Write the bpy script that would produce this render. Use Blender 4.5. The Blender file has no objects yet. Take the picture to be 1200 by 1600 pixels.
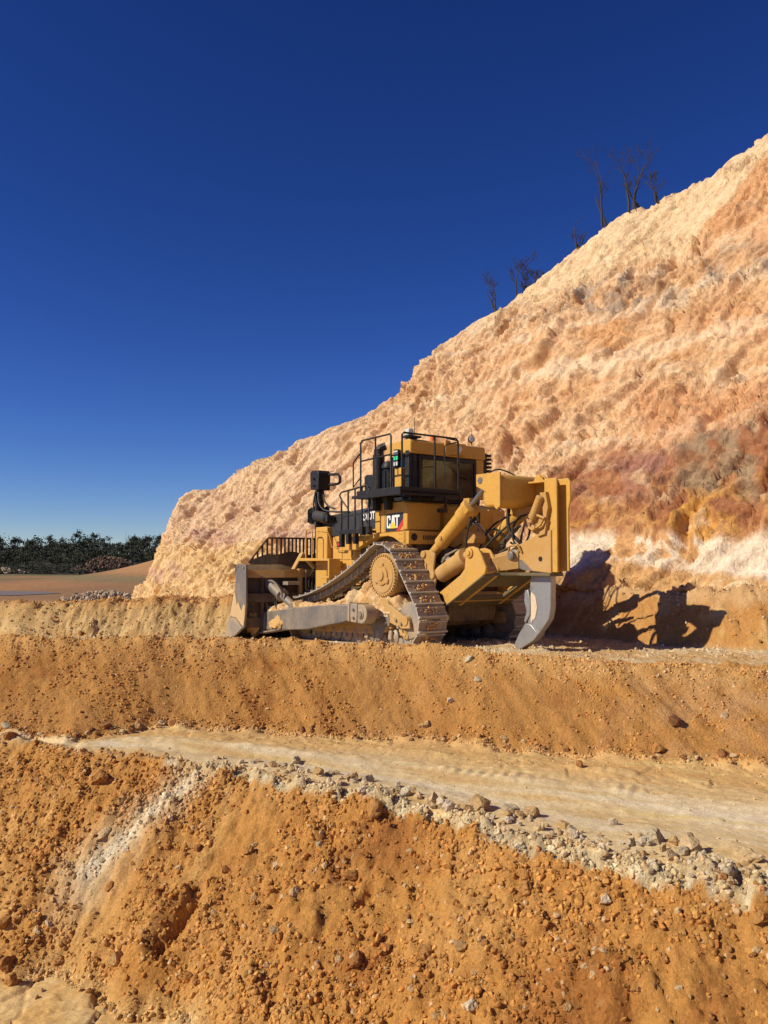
import bpy, bmesh, math, random
import numpy as np
from mathutils import Vector, Matrix
random.seed(7)
RNG = np.random.default_rng(11)
S = bpy.context.scene
COL = S.collection

# ------------------------------------------------------------------ camera, sky, sun, exposure
FPX, ZC, PITCH = 1295.0, 1.58, math.atan(82/1295)
cam_d = bpy.data.cameras.new('camera'); cam = bpy.data.objects.new('camera', cam_d); COL.objects.link(cam)
cam.location = (0, 0, ZC); cam.rotation_euler = (math.pi/2+PITCH, 0, 0)
cam_d.sensor_fit = 'VERTICAL'; cam_d.sensor_height = 24.0; cam_d.lens = 24.0*FPX/1600
cam_d.clip_start = 0.1; cam_d.clip_end = 9000
S.camera = cam
SUN_EL = math.radians(35); SUN_DIR = Vector((-0.937*math.cos(SUN_EL), -0.349*math.cos(SUN_EL), math.sin(SUN_EL)))
W = bpy.data.worlds.new('World'); S.world = W; W.use_nodes = True
nt = W.node_tree; nt.nodes.clear()
sky = nt.nodes.new('ShaderNodeTexSky'); sky.sky_type = 'NISHITA'; sky.sun_disc = False
sky.sun_elevation = SUN_EL; sky.sun_rotation = math.atan2(-0.937, -0.349) % (2*math.pi)
sky.altitude = 1200; sky.air_density = 1.0; sky.dust_density = 0.0; sky.ozone_density = 5.0
hs = nt.nodes.new('ShaderNodeHueSaturation'); hs.inputs['Saturation'].default_value = 1.16; hs.inputs['Hue'].default_value = 0.510
gm = nt.nodes.new('ShaderNodeGamma'); gm.inputs['Gamma'].default_value = 1.36
bg = nt.nodes.new('ShaderNodeBackground'); bg.inputs['Strength'].default_value = 0.05
wo = nt.nodes.new('ShaderNodeOutputWorld')
nt.links.new(sky.outputs[0], hs.inputs['Color']); nt.links.new(hs.outputs[0], gm.inputs[0])
tn = nt.nodes.new('ShaderNodeMix'); tn.data_type = 'RGBA'; tn.blend_type = 'MULTIPLY'; tn.inputs[0].default_value = 1; tn.inputs[7].default_value = (.93, .87, 1.0, 1); nt.links.new(gm.outputs[0], tn.inputs[6]); nt.links.new(tn.outputs[2], bg.inputs[0]); nt.links.new(bg.outputs[0], wo.inputs[0])
sd = bpy.data.lights.new('sun', 'SUN'); sd.energy = 5.0; sd.angle = math.radians(0.5); sd.color = (1.0, 0.90, 0.72)
so = bpy.data.objects.new('sun', sd); COL.objects.link(so); so.rotation_euler = SUN_DIR.to_track_quat('Z', 'Y').to_euler(); so.location = (-30, -10, 30)
S.view_settings.view_transform = 'Standard'; S.view_settings.look = 'None'; S.view_settings.exposure = 0.0; S.view_settings.gamma = 1.0
S.view_settings.use_curve_mapping = False
S.render.engine = 'CYCLES'

# ------------------------------------------------------------------ numpy noise
_p = np.arange(256); np.random.default_rng(3).shuffle(_p); PERM = np.concatenate([_p, _p, _p])
_g = np.random.default_rng(5).normal(size=(256, 2)); G2 = (_g/np.linalg.norm(_g, axis=1)[:, None]).astype(np.float32)
def pn(x, y, seed=0):
    x = np.asarray(x, np.float64)+seed*17.31; y = np.asarray(y, np.float64)-seed*9.77
    xi = np.floor(x).astype(np.int64); yi = np.floor(y).astype(np.int64); xf = x-xi; yf = y-yi
    X = xi & 255; Y = yi & 255
    u = xf*xf*xf*(xf*(xf*6-15)+10); v = yf*yf*yf*(yf*(yf*6-15)+10)
    def g(a, b, dx, dy):
        h = G2[PERM[PERM[a]+b]]; return h[..., 0]*dx+h[..., 1]*dy
    n00 = g(X, Y, xf, yf); n10 = g((X+1) & 255, Y, xf-1, yf); n01 = g(X, (Y+1) & 255, xf, yf-1); n11 = g((X+1) & 255, (Y+1) & 255, xf-1, yf-1)
    return 1.5*((n00*(1-u)+n10*u)*(1-v)+(n01*(1-u)+n11*u)*v)
def fbm(x, y, o=4, seed=0, gain=.5, ridge=False):
    t = 0; a = 1; s = 0
    for i in range(o):
        n = pn(x*2.03**i, y*2.03**i, seed+i*3)
        if ridge: n = 1-2*np.abs(n)
        t = t+a*n; s += a; a *= gain
    return t/s
RT = np.random.default_rng(9).random((256, 8))
def worley(x, y, seed=0):
    """nearest cell: distance, second distance, random row of the cell, offset vector"""
    x = np.asarray(x)+seed*7.13; y = np.asarray(y)+seed*3.91
    xi = np.floor(x).astype(np.int64); yi = np.floor(y).astype(np.int64)
    b1 = np.full(x.shape, 9.); b2 = np.full(x.shape, 9.); bi = np.zeros(x.shape, np.int64); bx = np.zeros(x.shape); by = np.zeros(x.shape)
    for i in (-1, 0, 1):
        for j in (-1, 0, 1):
            h = PERM[PERM[(xi+i) & 255]+((yi+j) & 255)]
            dx = xi+i+RT[h, 0]-x; dy = yi+j+RT[h, 1]-y; d = np.sqrt(dx*dx+dy*dy)
            m = d < b1
            b2 = np.where(m, b1, np.minimum(b2, d)); bi = np.where(m, h, bi); bx = np.where(m, dx, bx); by = np.where(m, dy, by); b1 = np.where(m, d, b1)
    return b1, b2, bi, bx, by
def facets(x, y, size, seed=0, tilt=.35, bias=0.):
    d1, d2, i, dx, dy = worley(x/size, y/size, seed)
    return size*((RT[i, 2]-.5)*.5+tilt*((RT[i, 3]-.5)*2*dx+(RT[i, 4]-.5)*2*dy)+bias*dx), d2-d1
def sstep(a, b, x):
    t = np.clip((x-a)/(b-a), 0, 1); return t*t*(3-2*t)
def mixc(a, b, t): return a*(1-t[..., None])+np.array(b)*t[..., None]

# ------------------------------------------------------------------ materials
MATS = {}
def nodes_of(m):
    m.use_nodes = True; n = m.node_tree; n.nodes.clear()
    o = n.nodes.new('ShaderNodeOutputMaterial'); b = n.nodes.new('ShaderNodeBsdfPrincipled'); n.links.new(b.outputs[0], o.inputs[0]); return n, b, o
def nz(n, scale, detail=6, rough=.6, vec=None, dist=0):
    t = n.nodes.new('ShaderNodeTexNoise'); t.inputs['Scale'].default_value = scale; t.inputs['Detail'].default_value = detail
    t.inputs['Roughness'].default_value = rough; t.inputs['Distortion'].default_value = dist
    if vec is not None: n.links.new(vec, t.inputs['Vector'])
    return t.outputs['Fac']
def ramp(n, fac, stops):
    r = n.nodes.new('ShaderNodeValToRGB'); e = r.color_ramp.elements
    while len(e) < len(stops): e.new(.5)
    for k, (p, c) in enumerate(stops):
        e[k].position = p; e[k].color = (c, c, c, 1) if isinstance(c, (int, float)) else (*c, 1)
    n.links.new(fac, r.inputs[0]); return r.outputs[0]
def mixn(n, fac, a, b, mode='MIX'):
    m = n.nodes.new('ShaderNodeMix'); m.data_type = 'RGBA'; m.blend_type = mode
    for s, v in ((0, fac), (6, a), (7, b)):
        if isinstance(v, bpy.types.NodeSocket): n.links.new(v, m.inputs[s])
        elif s == 0: m.inputs[0].default_value = v
        else: m.inputs[s].default_value = (*v, 1)
    return m.outputs[2]
def math_n(n, op, a, b=None):
    m = n.nodes.new('ShaderNodeMath'); m.operation = op
    for i, v in enumerate((a, b)):
        if v is None: continue
        if isinstance(v, bpy.types.NodeSocket): n.links.new(v, m.inputs[i])
        else: m.inputs[i].default_value = v
    return m.outputs[0]
def bump(n, b, h, strength, dist):
    k = n.nodes.new('ShaderNodeBump'); k.inputs['Strength'].default_value = strength; k.inputs['Distance'].default_value = dist
    n.links.new(h, k.inputs['Height']); n.links.new(k.outputs[0], b.inputs['Normal'])

def nzv(n, vec):
    t = n.nodes.new('ShaderNodeTexNoise'); t.inputs['Scale'].default_value = 1.3; t.inputs['Detail'].default_value = 4; n.links.new(vec, t.inputs['Vector']); m = n.nodes.new('ShaderNodeVectorMath'); m.operation = 'SCALE'; m.inputs['Scale'].default_value = 6; n.links.new(t.outputs['Color'], m.inputs[0]); return m.outputs[0]
def earth_mat(name, scale=1.0, attr='Col', inst=False, bstr=.9, bdist=.03, slant=False):
    m = bpy.data.materials.new(name); n, b, o = nodes_of(m)
    a = n.nodes.new('ShaderNodeAttribute'); a.attribute_name = attr
    if inst: a.attribute_type = 'INSTANCER'
    geo = n.nodes.new('ShaderNodeNewGeometry').outputs['Position']
    f1 = nz(n, 38*scale, 5, .75, geo); f2 = nz(n, 7*scale, 6, .7, geo); f3 = nz(n, 130*scale, 2, .6, geo)
    c = mixn(n, 1, a.outputs['Color'], ramp(n, f1, [(.28, .66), (.5, 1.0), (.74, 1.32)]), 'MULTIPLY')
    c = mixn(n, 1, c, ramp(n, f2, [(.3, (.86, .82, .78)), (.55, (1, 1, 1)), (.75, (1.1, 1.13, 1.2))]), 'MULTIPLY')
    c = mixn(n, math_n(n, 'MULTIPLY', ramp(n, f3, [(.66, 0), (.76, 1)]), .3), c, (.78, .66, .46))
    n.links.new(c, b.inputs['Base Color']); b.inputs['Roughness'].default_value = .95; b.inputs['Specular IOR Level'].default_value = .12
    vo = n.nodes.new('ShaderNodeTexVoronoi'); vo.inputs['Scale'].default_value = 24*scale; n.links.new(geo, vo.inputs['Vector'])
    h = math_n(n, 'ADD', math_n(n, 'MULTIPLY', f1, .8), math_n(n, 'MULTIPLY', f3, .35))
    if slant:
        mp = n.nodes.new('ShaderNodeMapping'); mp.inputs['Rotation'].default_value = (0, math.radians(32), 0); mp.inputs['Scale'].default_value = (4.2, 4.2, .9); n.links.new(geo, mp.inputs[0])
        s1 = nz(n, 1.0, 5, .62, mp.outputs[0], .6); cr = ramp(n, s1, [(.40, 0), (.47, .9), (.55, 1)])
        vr = n.nodes.new('ShaderNodeTexVoronoi'); vr.feature = 'DISTANCE_TO_EDGE'; vr.inputs['Scale'].default_value = 1.1; n.links.new(mixn(n, .22, mp.outputs[0], nzv(n, geo)), vr.inputs['Vector'])
        h = math_n(n, 'ADD', h, math_n(n, 'MULTIPLY', ramp(n, vr.outputs[0], [(0, 0), (.06, 1)]), .3))
    h = math_n(n, 'SUBTRACT', h, math_n(n, 'MULTIPLY', vo.outputs['Distance'], .35))
    bump(n, b, h, bstr, bdist); return m
M_EARTH = earth_mat('loose_earth')
M_CLIFF = earth_mat('cliff_rock', .35, bstr=.9, bdist=.03, slant=True)
M_TRACKSOIL = earth_mat('compacted_earth', 1.0, bstr=.35, bdist=.012)
M_CLOD = earth_mat('clod_earth', 1.3, attr='col', inst=True, bstr=.6, bdist=.01)
M_FAR = earth_mat('valley_ground', .03, bstr=.3, bdist=.4)

def paint(name, col, rough=.45, dust=.35, dcol=(.52, .34, .16), spec=.4, metal=0., lowdust=True):
    m = bpy.data.materials.new(name); n, b, o = nodes_of(m)
    tc = n.nodes.new('ShaderNodeNewGeometry'); geo = tc.outputs['Position']
    f1 = nz(n, 2.2, 8, .65, geo); f2 = nz(n, 22, 6, .7, geo); f3 = nz(n, 90, 3, .6, geo)
    mp = n.nodes.new('ShaderNodeMapping'); mp.inputs['Scale'].default_value = (26, 26, 1.6); n.links.new(geo, mp.inputs[0]); f4 = nz(n, 1, 4, .6, mp.outputs[0])
    sx = n.nodes.new('ShaderNodeSeparateXYZ'); n.links.new(geo, sx.inputs[0]); nx = n.nodes.new('ShaderNodeSeparateXYZ'); n.links.new(tc.outputs['Normal'], nx.inputs[0])
    low = ramp(n, math_n(n, 'DIVIDE', sx.outputs[2], 3.2), [(.12, 1.0 if lowdust else .3), (.75, .12)])
    up = ramp(n, nx.outputs[2], [(.35, 0), (.9, .8)])
    d = math_n(n, 'ADD', math_n(n, 'MULTIPLY', ramp(n, f1, [(.35, 0), (.7, 1)]), low), up)
    d = math_n(n, 'MULTIPLY', d, ramp(n, f2, [(.25, .45), (.6, 1.25)]))
    d = math_n(n, 'ADD', math_n(n, 'MULTIPLY', ramp(n, f4, [(.48, 0), (.70, .5)]), .8), d)
    d = math_n(n, 'MINIMUM', math_n(n, 'MULTIPLY', d, dust*1.6), .93)
    base = mixn(n, 1, col, ramp(n, f2, [(.3, .84), (.7, 1.08)]), 'MULTIPLY')
    f5 = nz(n, 5.5, 7, .7, geo); base = mixn(n, math_n(n, 'MULTIPLY', ramp(n, f5, [(.56, 0), (.72, 1)]), .45), base, (.16, .09, .035))
    c = mixn(n, d, base, dcol); n.links.new(c, b.inputs['Base Color'])
    n.links.new(math_n(n, 'ADD', math_n(n, 'MULTIPLY', d, .5), rough), b.inputs['Roughness'])
    b.inputs['Specular IOR Level'].default_value = spec; b.inputs['Metallic'].default_value = metal
    bump(n, b, math_n(n, 'ADD', f2, f3), .12+dust*.25, .01); MATS[name] = m; return m
YEL = paint('yellow_paint', (.62, .335, .05), .5, .30, (.52, .34, .17))
YELD = paint('dusty_yellow_paint', (.50, .27, .06), .55, .6)
BLK = paint('black_paint', (.014, .014, .016), .5, .07, (.30, .22, .13), spec=.3, lowdust=False)
HOODB = paint('dark_hood_paint', (.03, .031, .034), .45, .10, (.35, .27, .18), spec=.4, lowdust=False)
STEEL = paint('worn_steel', (.17, .165, .16), .42, .30, (.47, .33, .19), spec=.5, metal=.35)
TSTEEL = paint('track_steel', (.30, .27, .235), .45, .45, (.52, .36, .19), spec=.5, metal=.25)
SHANK = paint('polished_steel', (.36, .36, .36), .36, .14, (.66, .54, .38), spec=.5, metal=.55, lowdust=False)
DARKST = paint('dark_steel', (.055, .045, .035), .6, .45, (.30, .18, .08), spec=.3)
CHROME = paint('rod_chrome', (.42, .42, .42), .25, .08, spec=.6, metal=.9, lowdust=False)
RUB = paint('hose_rubber', (.018, .017, .016), .6, .14, (.3, .22, .14), lowdust=False)
def flat(name, col, rough=.6, emit=0, metal=0):
    m = bpy.data.materials.new(name); n, b, o = nodes_of(m)
    geo = n.nodes.new('ShaderNodeNewGeometry').outputs['Position']
    c = mixn(n, 1, col, ramp(n, nz(n, 14, 5, .6, geo), [(.3, .85), (.7, 1.1)]), 'MULTIPLY')
    n.links.new(c, b.inputs['Base Color']); b.inputs['Roughness'].default_value = rough; b.inputs['Metallic'].default_value = metal
    if emit: b.inputs['Emission Color'].default_value = (*col, 1); b.inputs['Emission Strength'].default_value = emit
    return m
WHITE = flat('white_decal', (.80, .79, .76)); DECALB = flat('dark_decal', (.03, .03, .035), .4); RED = flat('red_decal', (.55, .03, .02)); TRIY = flat('yellow_decal', (.85, .55, .02))
INK = flat('printed_ink', (.20, .11, .03)); ORANGE = flat('orange_lens', (.75, .16, .01), .25); LENS = flat('clear_lens', (.62, .64, .62), .15); GREEN = flat('green_lens', (.04, .55, .24), .3, emit=.35)
BLUE = flat('blue_fabric', (.012, .045, .16), .8); HIVIS = flat('hivis_yellow', (.60, .72, .25), .7); REDF = flat('red_fabric', (.45, .04, .03), .8); SEATM = flat('seat_fabric', (.03, .03, .03), .9)
def glass_mat():
    m = bpy.data.materials.new('tinted_glass'); m.use_nodes = True; n = m.node_tree; n.nodes.clear()
    o = n.nodes.new('ShaderNodeOutputMaterial'); t = n.nodes.new('ShaderNodeBsdfTransparent'); g = n.nodes.new('ShaderNodeBsdfGlossy'); x = n.nodes.new('ShaderNodeMixShader')
    f = n.nodes.new('ShaderNodeFresnel'); f.inputs[0].default_value = 1.5
    t.inputs[0].default_value = (.48, .52, .42, 1); g.inputs['Roughness'].default_value = .04
    n.links.new(f.outputs[0], x.inputs[0]); n.links.new(t.outputs[0], x.inputs[1]); n.links.new(g.outputs[0], x.inputs[2]); n.links.new(x.outputs[0], o.inputs[0]); return m
GLASS = glass_mat()
BARK = flat('dead_bark', (.045, .038, .034), .9); LEAF = flat('gum_foliage', (.048, .056, .032), .9); LEAF2 = flat('scrub_foliage', (.058, .062, .036), .9); WATER = flat('pond_water', (.24, .19, .14), .55)

# ------------------------------------------------------------------ mesh helpers
def tag(o, label=None, cat=None, group=None, kind=None):
    if label: o['label'] = label
    if cat: o['category'] = cat
    if group: o['group'] = group
    if kind: o['kind'] = kind
    return o
def link(name, me, parent=None, mat=None):
    o = bpy.data.objects.new(name, me); COL.objects.link(o)
    if parent is not None: o.parent = parent
    if mat is not None and me is not None and not me.materials: me.materials.append(mat)
    return o
def grid_mesh(name, P, mat, col=None, mask=None, smooth=True):
    R, C = P.shape[:2]; idx = np.arange(R*C).reshape(R, C)
    q = np.stack([idx[:-1, :-1], idx[:-1, 1:], idx[1:, 1:], idx[1:, :-1]], -1).reshape(-1, 4)
    if mask is not None: q = q[mask.reshape(-1)]
    used = np.unique(q); remap = np.full(R*C, -1); remap[used] = np.arange(len(used)); q = remap[q]
    v = P.reshape(-1, 3)[used]
    me = bpy.data.meshes.new(name); me.vertices.add(len(v)); me.vertices.foreach_set('co', v.astype(np.float32).ravel())
    me.loops.add(q.size); me.loops.foreach_set('vertex_index', q.astype(np.int32).ravel())
    me.polygons.add(len(q)); me.polygons.foreach_set('loop_start', np.arange(0, q.size, 4, dtype=np.int32))
    me.update(calc_edges=True)
    me.polygons.foreach_set('use_smooth', np.full(len(q), smooth))
    if col is not None:
        c = np.ones((len(v), 4), np.float32); c[:, :3] = np.clip(col.reshape(-1, 3)[used], 0.005, .85)
        at = me.color_attributes.new('Col', 'FLOAT_COLOR', 'POINT'); at.data.foreach_set('color', c.ravel())
    me.materials.append(mat); return me
class MB:
    def __init__(s): s.v = []; s.f = []
    def add(s, vs, fs):
        b = len(s.v); s.v += [tuple(p) for p in vs]; s.f += [tuple(b+i for i in f) for f in fs]; return s
    def box(s, x0, x1, y0, y1, z0, z1):
        return s.add([(x, y, z) for x in (x0, x1) for y in (y0, y1) for z in (z0, z1)], [(0, 1, 3, 2), (4, 6, 7, 5), (0, 4, 5, 1), (2, 3, 7, 6), (0, 2, 6, 4), (1, 5, 7, 3)])
    def prism(s, pts, y0, y1, axis='y'):
        n = len(pts); mk = (lambda a, b, c: (a, c, b)) if axis == 'y' else ((lambda a, b, c: (c, a, b)) if axis == 'x' else (lambda a, b, c: (a, b, c)))
        return s.add([mk(a, b, y0) for a, b in pts]+[mk(a, b, y1) for a, b in pts], [tuple(range(n)), tuple(range(2*n-1, n-1, -1))]+[(i, i+n, (i+1) % n+n, (i+1) % n) for i in range(n)])
    def lathe(s, p, q, prof, n=20):
        """prof: list of (t along p->q in metres, radius)"""
        p = Vector(p); q = Vector(q); d = (q-p).normalized(); a = d.orthogonal().normalized(); c = d.cross(a)
        vs = []
        for t, r in prof:
            for k in range(n):
                w = 2*math.pi*k/n; vs.append(p+d*t+(a*math.cos(w)+c*math.sin(w))*r)
        fs = [(j*n+k, j*n+(k+1) % n, (j+1)*n+(k+1) % n, (j+1)*n+k) for j in range(len(prof)-1) for k in range(n)]
        fs += [tuple(range(n-1, -1, -1)), tuple((len(prof)-1)*n+k for k in range(n))]
        return s.add(vs, fs)
    def cyl(s, p, q, r, n=16, r2=None):
        L = (Vector(q)-Vector(p)).length; return s.lathe(p, q, [(0, r), (L, r if r2 is None else r2)], n)
    def tube(s, path, r, n=8):
        P = [Vector(p) for p in path]; rr = r if isinstance(r, (list, tuple)) else [r]*len(P); vs = []
        ref = None
        for i, p in enumerate(P):
            d = (P[min(i+1, len(P)-1)]-P[max(i-1, 0)]).normalized()
            if ref is None: ref = d.orthogonal().normalized()
            a = (ref-d*ref.dot(d)).normalized(); ref = a; c = d.cross(a)
            vs += [p+(a*math.cos(2*math.pi*k/n)+c*math.sin(2*math.pi*k/n))*rr[i] for k in range(n)]
        fs = [(j*n+k, j*n+(k+1) % n, (j+1)*n+(k+1) % n, (j+1)*n+k) for j in range(len(P)-1) for k in range(n)]
        return s.add(vs, fs+[tuple(range(n-1, -1, -1)), tuple((len(P)-1)*n+k for k in range(n))])
    def build(s, name, mat, parent=None, bevel=0, ang=35, loc=None):
        me = bpy.data.meshes.new(name); me.from_pydata(s.v, [], s.f)
        bm = bmesh.new(); bm.from_mesh(me); bmesh.ops.recalc_face_normals(bm, faces=bm.faces); bm.to_mesh(me); bm.free()
        me.polygons.foreach_set('use_smooth', [True]*len(me.polygons)); me.set_sharp_from_angle(angle=math.radians(ang))
        me.materials.append(mat); o = link(name, me, parent)
        if bevel:
            b = o.modifiers.new('edge', 'BEVEL'); b.width = bevel; b.segments = 2; b.limit_method = 'ANGLE'; b.angle_limit = math.radians(40)
        if loc: o.location = loc
        return o
def arc(c, r, a0, a1, n):
    return [(c[0]+r*math.cos(math.radians(a0+(a1-a0)*i/n)), c[1]+r*math.sin(math.radians(a0+(a1-a0)*i/n))) for i in range(n+1)]
def smoothpath(P, n=6):
    P = [Vector(p) for p in P]; out = []
    for i in range(len(P)-1):
        p0 = P[max(i-1, 0)]; p1 = P[i]; p2 = P[i+1]; p3 = P[min(i+2, len(P)-1)]
        for k in range(n):
            t = k/n; out.append(.5*((2*p1)+(p2-p0)*t+(2*p0-5*p1+4*p2-p3)*t*t+(3*p1-p0-3*p2+p3)*t**3))
    return out+[P[-1]]
def project(x, y, z):
    zz = z-ZC; c, s = math.cos(PITCH), math.sin(PITCH); d = y*c+zz*s
    return 600+FPX*x/d, 800-FPX*(-y*s+zz*c)/d
def ray(u, v):
    a = (u-600)/FPX; b = -(v-800)/FPX; return np.array((a, math.cos(PITCH)-math.sin(PITCH)*b, math.sin(PITCH)+math.cos(PITCH)*b))

# ------------------------------------------------------------------ ground shape (surveyed break lines, metres)
XS = np.array([-16, -8, -6, -4.3, -3.2, -1.6, 0, .7, 2.3, 3.3, 5, 8, 14.])
C1 = np.interp(XS, [-16, -8, -4, -2.5, -1.6, 0, 2, 4, 8, 14], [11.5, 9.6, 8.6, 8.3, 7.6, 6.6, 5.4, 4.3, 3.2, 2.6])
C2 = np.interp(XS, [-16, -8, -6, -4.3, -1.6, .67, 2.3, 3.25, 6, 14], [14.6, 12.5, 11.9, 11.2, 10.1, 8.7, 7.45, 7.0, 5.6, 4.0])
Z2 = np.interp(XS, [-16, -4.3, -1.6, .67, 2.3, 3.3, 14], [-.8, -.84, -.88, -1.0, -1.05, -1.05, -1.05])
C3 = np.interp(XS, [-16, -8, -6, -4.4, -3.2, 0, 2.64, 5, 8, 14], [14.7, 12.6, 11.98, 11.38, 12.25, 12.1, 11.4, 10.8, 9.9, 8.8])
Z3 = np.interp(XS, [-16, -4.4, -3.2, 0, 2.64, 5, 14], [-.8, -.84, -.80, -.93, -1.0, -1.05, -1.05])
C4 = np.interp(XS, [-16, -6.5, -1.5, 0, 1, 2, 3.86, 5.7, 8, 14], [16.0, 14.0, 14.0, 13.7, 13.2, 13.1, 12.5, 12.3, 11.8, 10.6])
Z4 = np.interp(XS, [-16, -6.5, -1.5, 0, 1, 2, 3.9, 5.7, 14], [.38, .38, .33, .28, .29, .2, .04, .0, .0])
C5T = ([-16, -9, -4, -3, -2, -.3, .7, 2, 3.4, 4.6, 5.8, 6.85, 9, 14], [22.4, 21.2, 21.4, 21.9, 22.6, 23.3, 22.3, 20.7, 19.1, 17.6, 16.0, 14.9, 13.3, 9.5])
def floor_z(x, y):
    f = (x-1.95)*-.599+(y-16.5)*.8007; return -.034*np.clip(f, 0, 8)
def lines(x, y):
    w = .12*pn(x*.8, y*.1+3, 4)+.035*pn(x*3, y*1.3, 5)
    c1 = np.interp(x, XS, C1)+w*3; c2 = np.interp(x, XS, C2)+w; c3 = np.interp(x, XS, C3)+w*1.2; c4 = np.interp(x, XS, C4)+w; c5 = np.interp(x, *C5T)+.2*pn(x*.8, y*.1+3, 4)
    return c1, c2, c3, c4, c5
def H0(x, y):
    c1, c2, c3, c4, c5 = lines(x, y); zf = floor_z(x, y)
    z6 = np.interp(x, [-16, -10, -4, 2, 5, 7, 14], [.2, .46, .62, .8, 1.05, 1.1, 1.1]); c6 = c5+(z6-zf)/.9
    z6 = z6+.10*pn(x*.9, 0*x+7, 36)+.05*pn(x*3.1, 0*x+7, 37); z35 = np.interp(x, [-18, -13, -9, 0], [-1.1, -.75, .0, .3])
    ys = [np.full_like(x, -60), np.full_like(x, .6), np.full_like(x, 1.9), c1, c2, c3, c4, c4+.85, c5, c6, np.maximum(c6+.5, 35+0*x), np.full_like(x, 70), np.full_like(x, 112)]
    zs = [0*x, 0*x, 0*x-2.6, 0*x-2.6, np.interp(x, XS, Z2), np.interp(x, XS, Z3), np.interp(x, XS, Z4), zf, zf, z6, z35, 0*x-1.9, 0*x-4]
    z = zs[0]*1.
    for i in range(len(ys)-1):
        t = np.clip((y-ys[i])/np.maximum(ys[i+1]-ys[i], 1e-3), 0, 1); z = z+(zs[i+1]-zs[i])*t
    z = z+.75*np.exp(-(((x+16.2)/2.6)**2+((y-40)/3.0)**2))+.5*np.exp(-(((x+13.6)/1.5)**2+((y-38)/2.0)**2))
    far = sstep(110, 130, y)
    hill = (11.5+4*np.sin(x*.031)+2*np.sin(x*.083+1))*sstep(425, 600, y)*sstep(60, -60, x)*(1+.12*np.sin(x*.02)) - 3*sstep(640, 900, y)
    spur = 17*np.exp(-(((x+50)/42)**2+((y-330)/60)**2))
    return z+far*(hill+spur)
P0 = None
def hit(u, v):
    d = ray(u, v); ts = np.arange(3, 60, .02); p = d[None, :]*ts[:, None]+np.array([0, 0, ZC])
    h = H0(p[:, 0], p[:, 1]); k = np.argmax(p[:, 2] < h); return p[k] if p[k, 2] < h[k] else None
GA = hit(250, 1480); GB = hit(302, 1425)      # ends of the gouge in the lower bank
WA = hit(305, 1212); WB = hit(140, 1370)      # ends of the pale spill down the lower bank
def seg_d(x, y, A, B):
    ax, ay = A[0], A[1]; bx, by = B[0]-ax, B[1]-ay; t = np.clip(((x-ax)*bx+(y-ay)*by)/(bx*bx+by*by), 0, 1)
    return np.hypot(x-ax-t*bx, y-ay-t*by), t, (x-ax)*by-(y-ay)*bx
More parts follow.
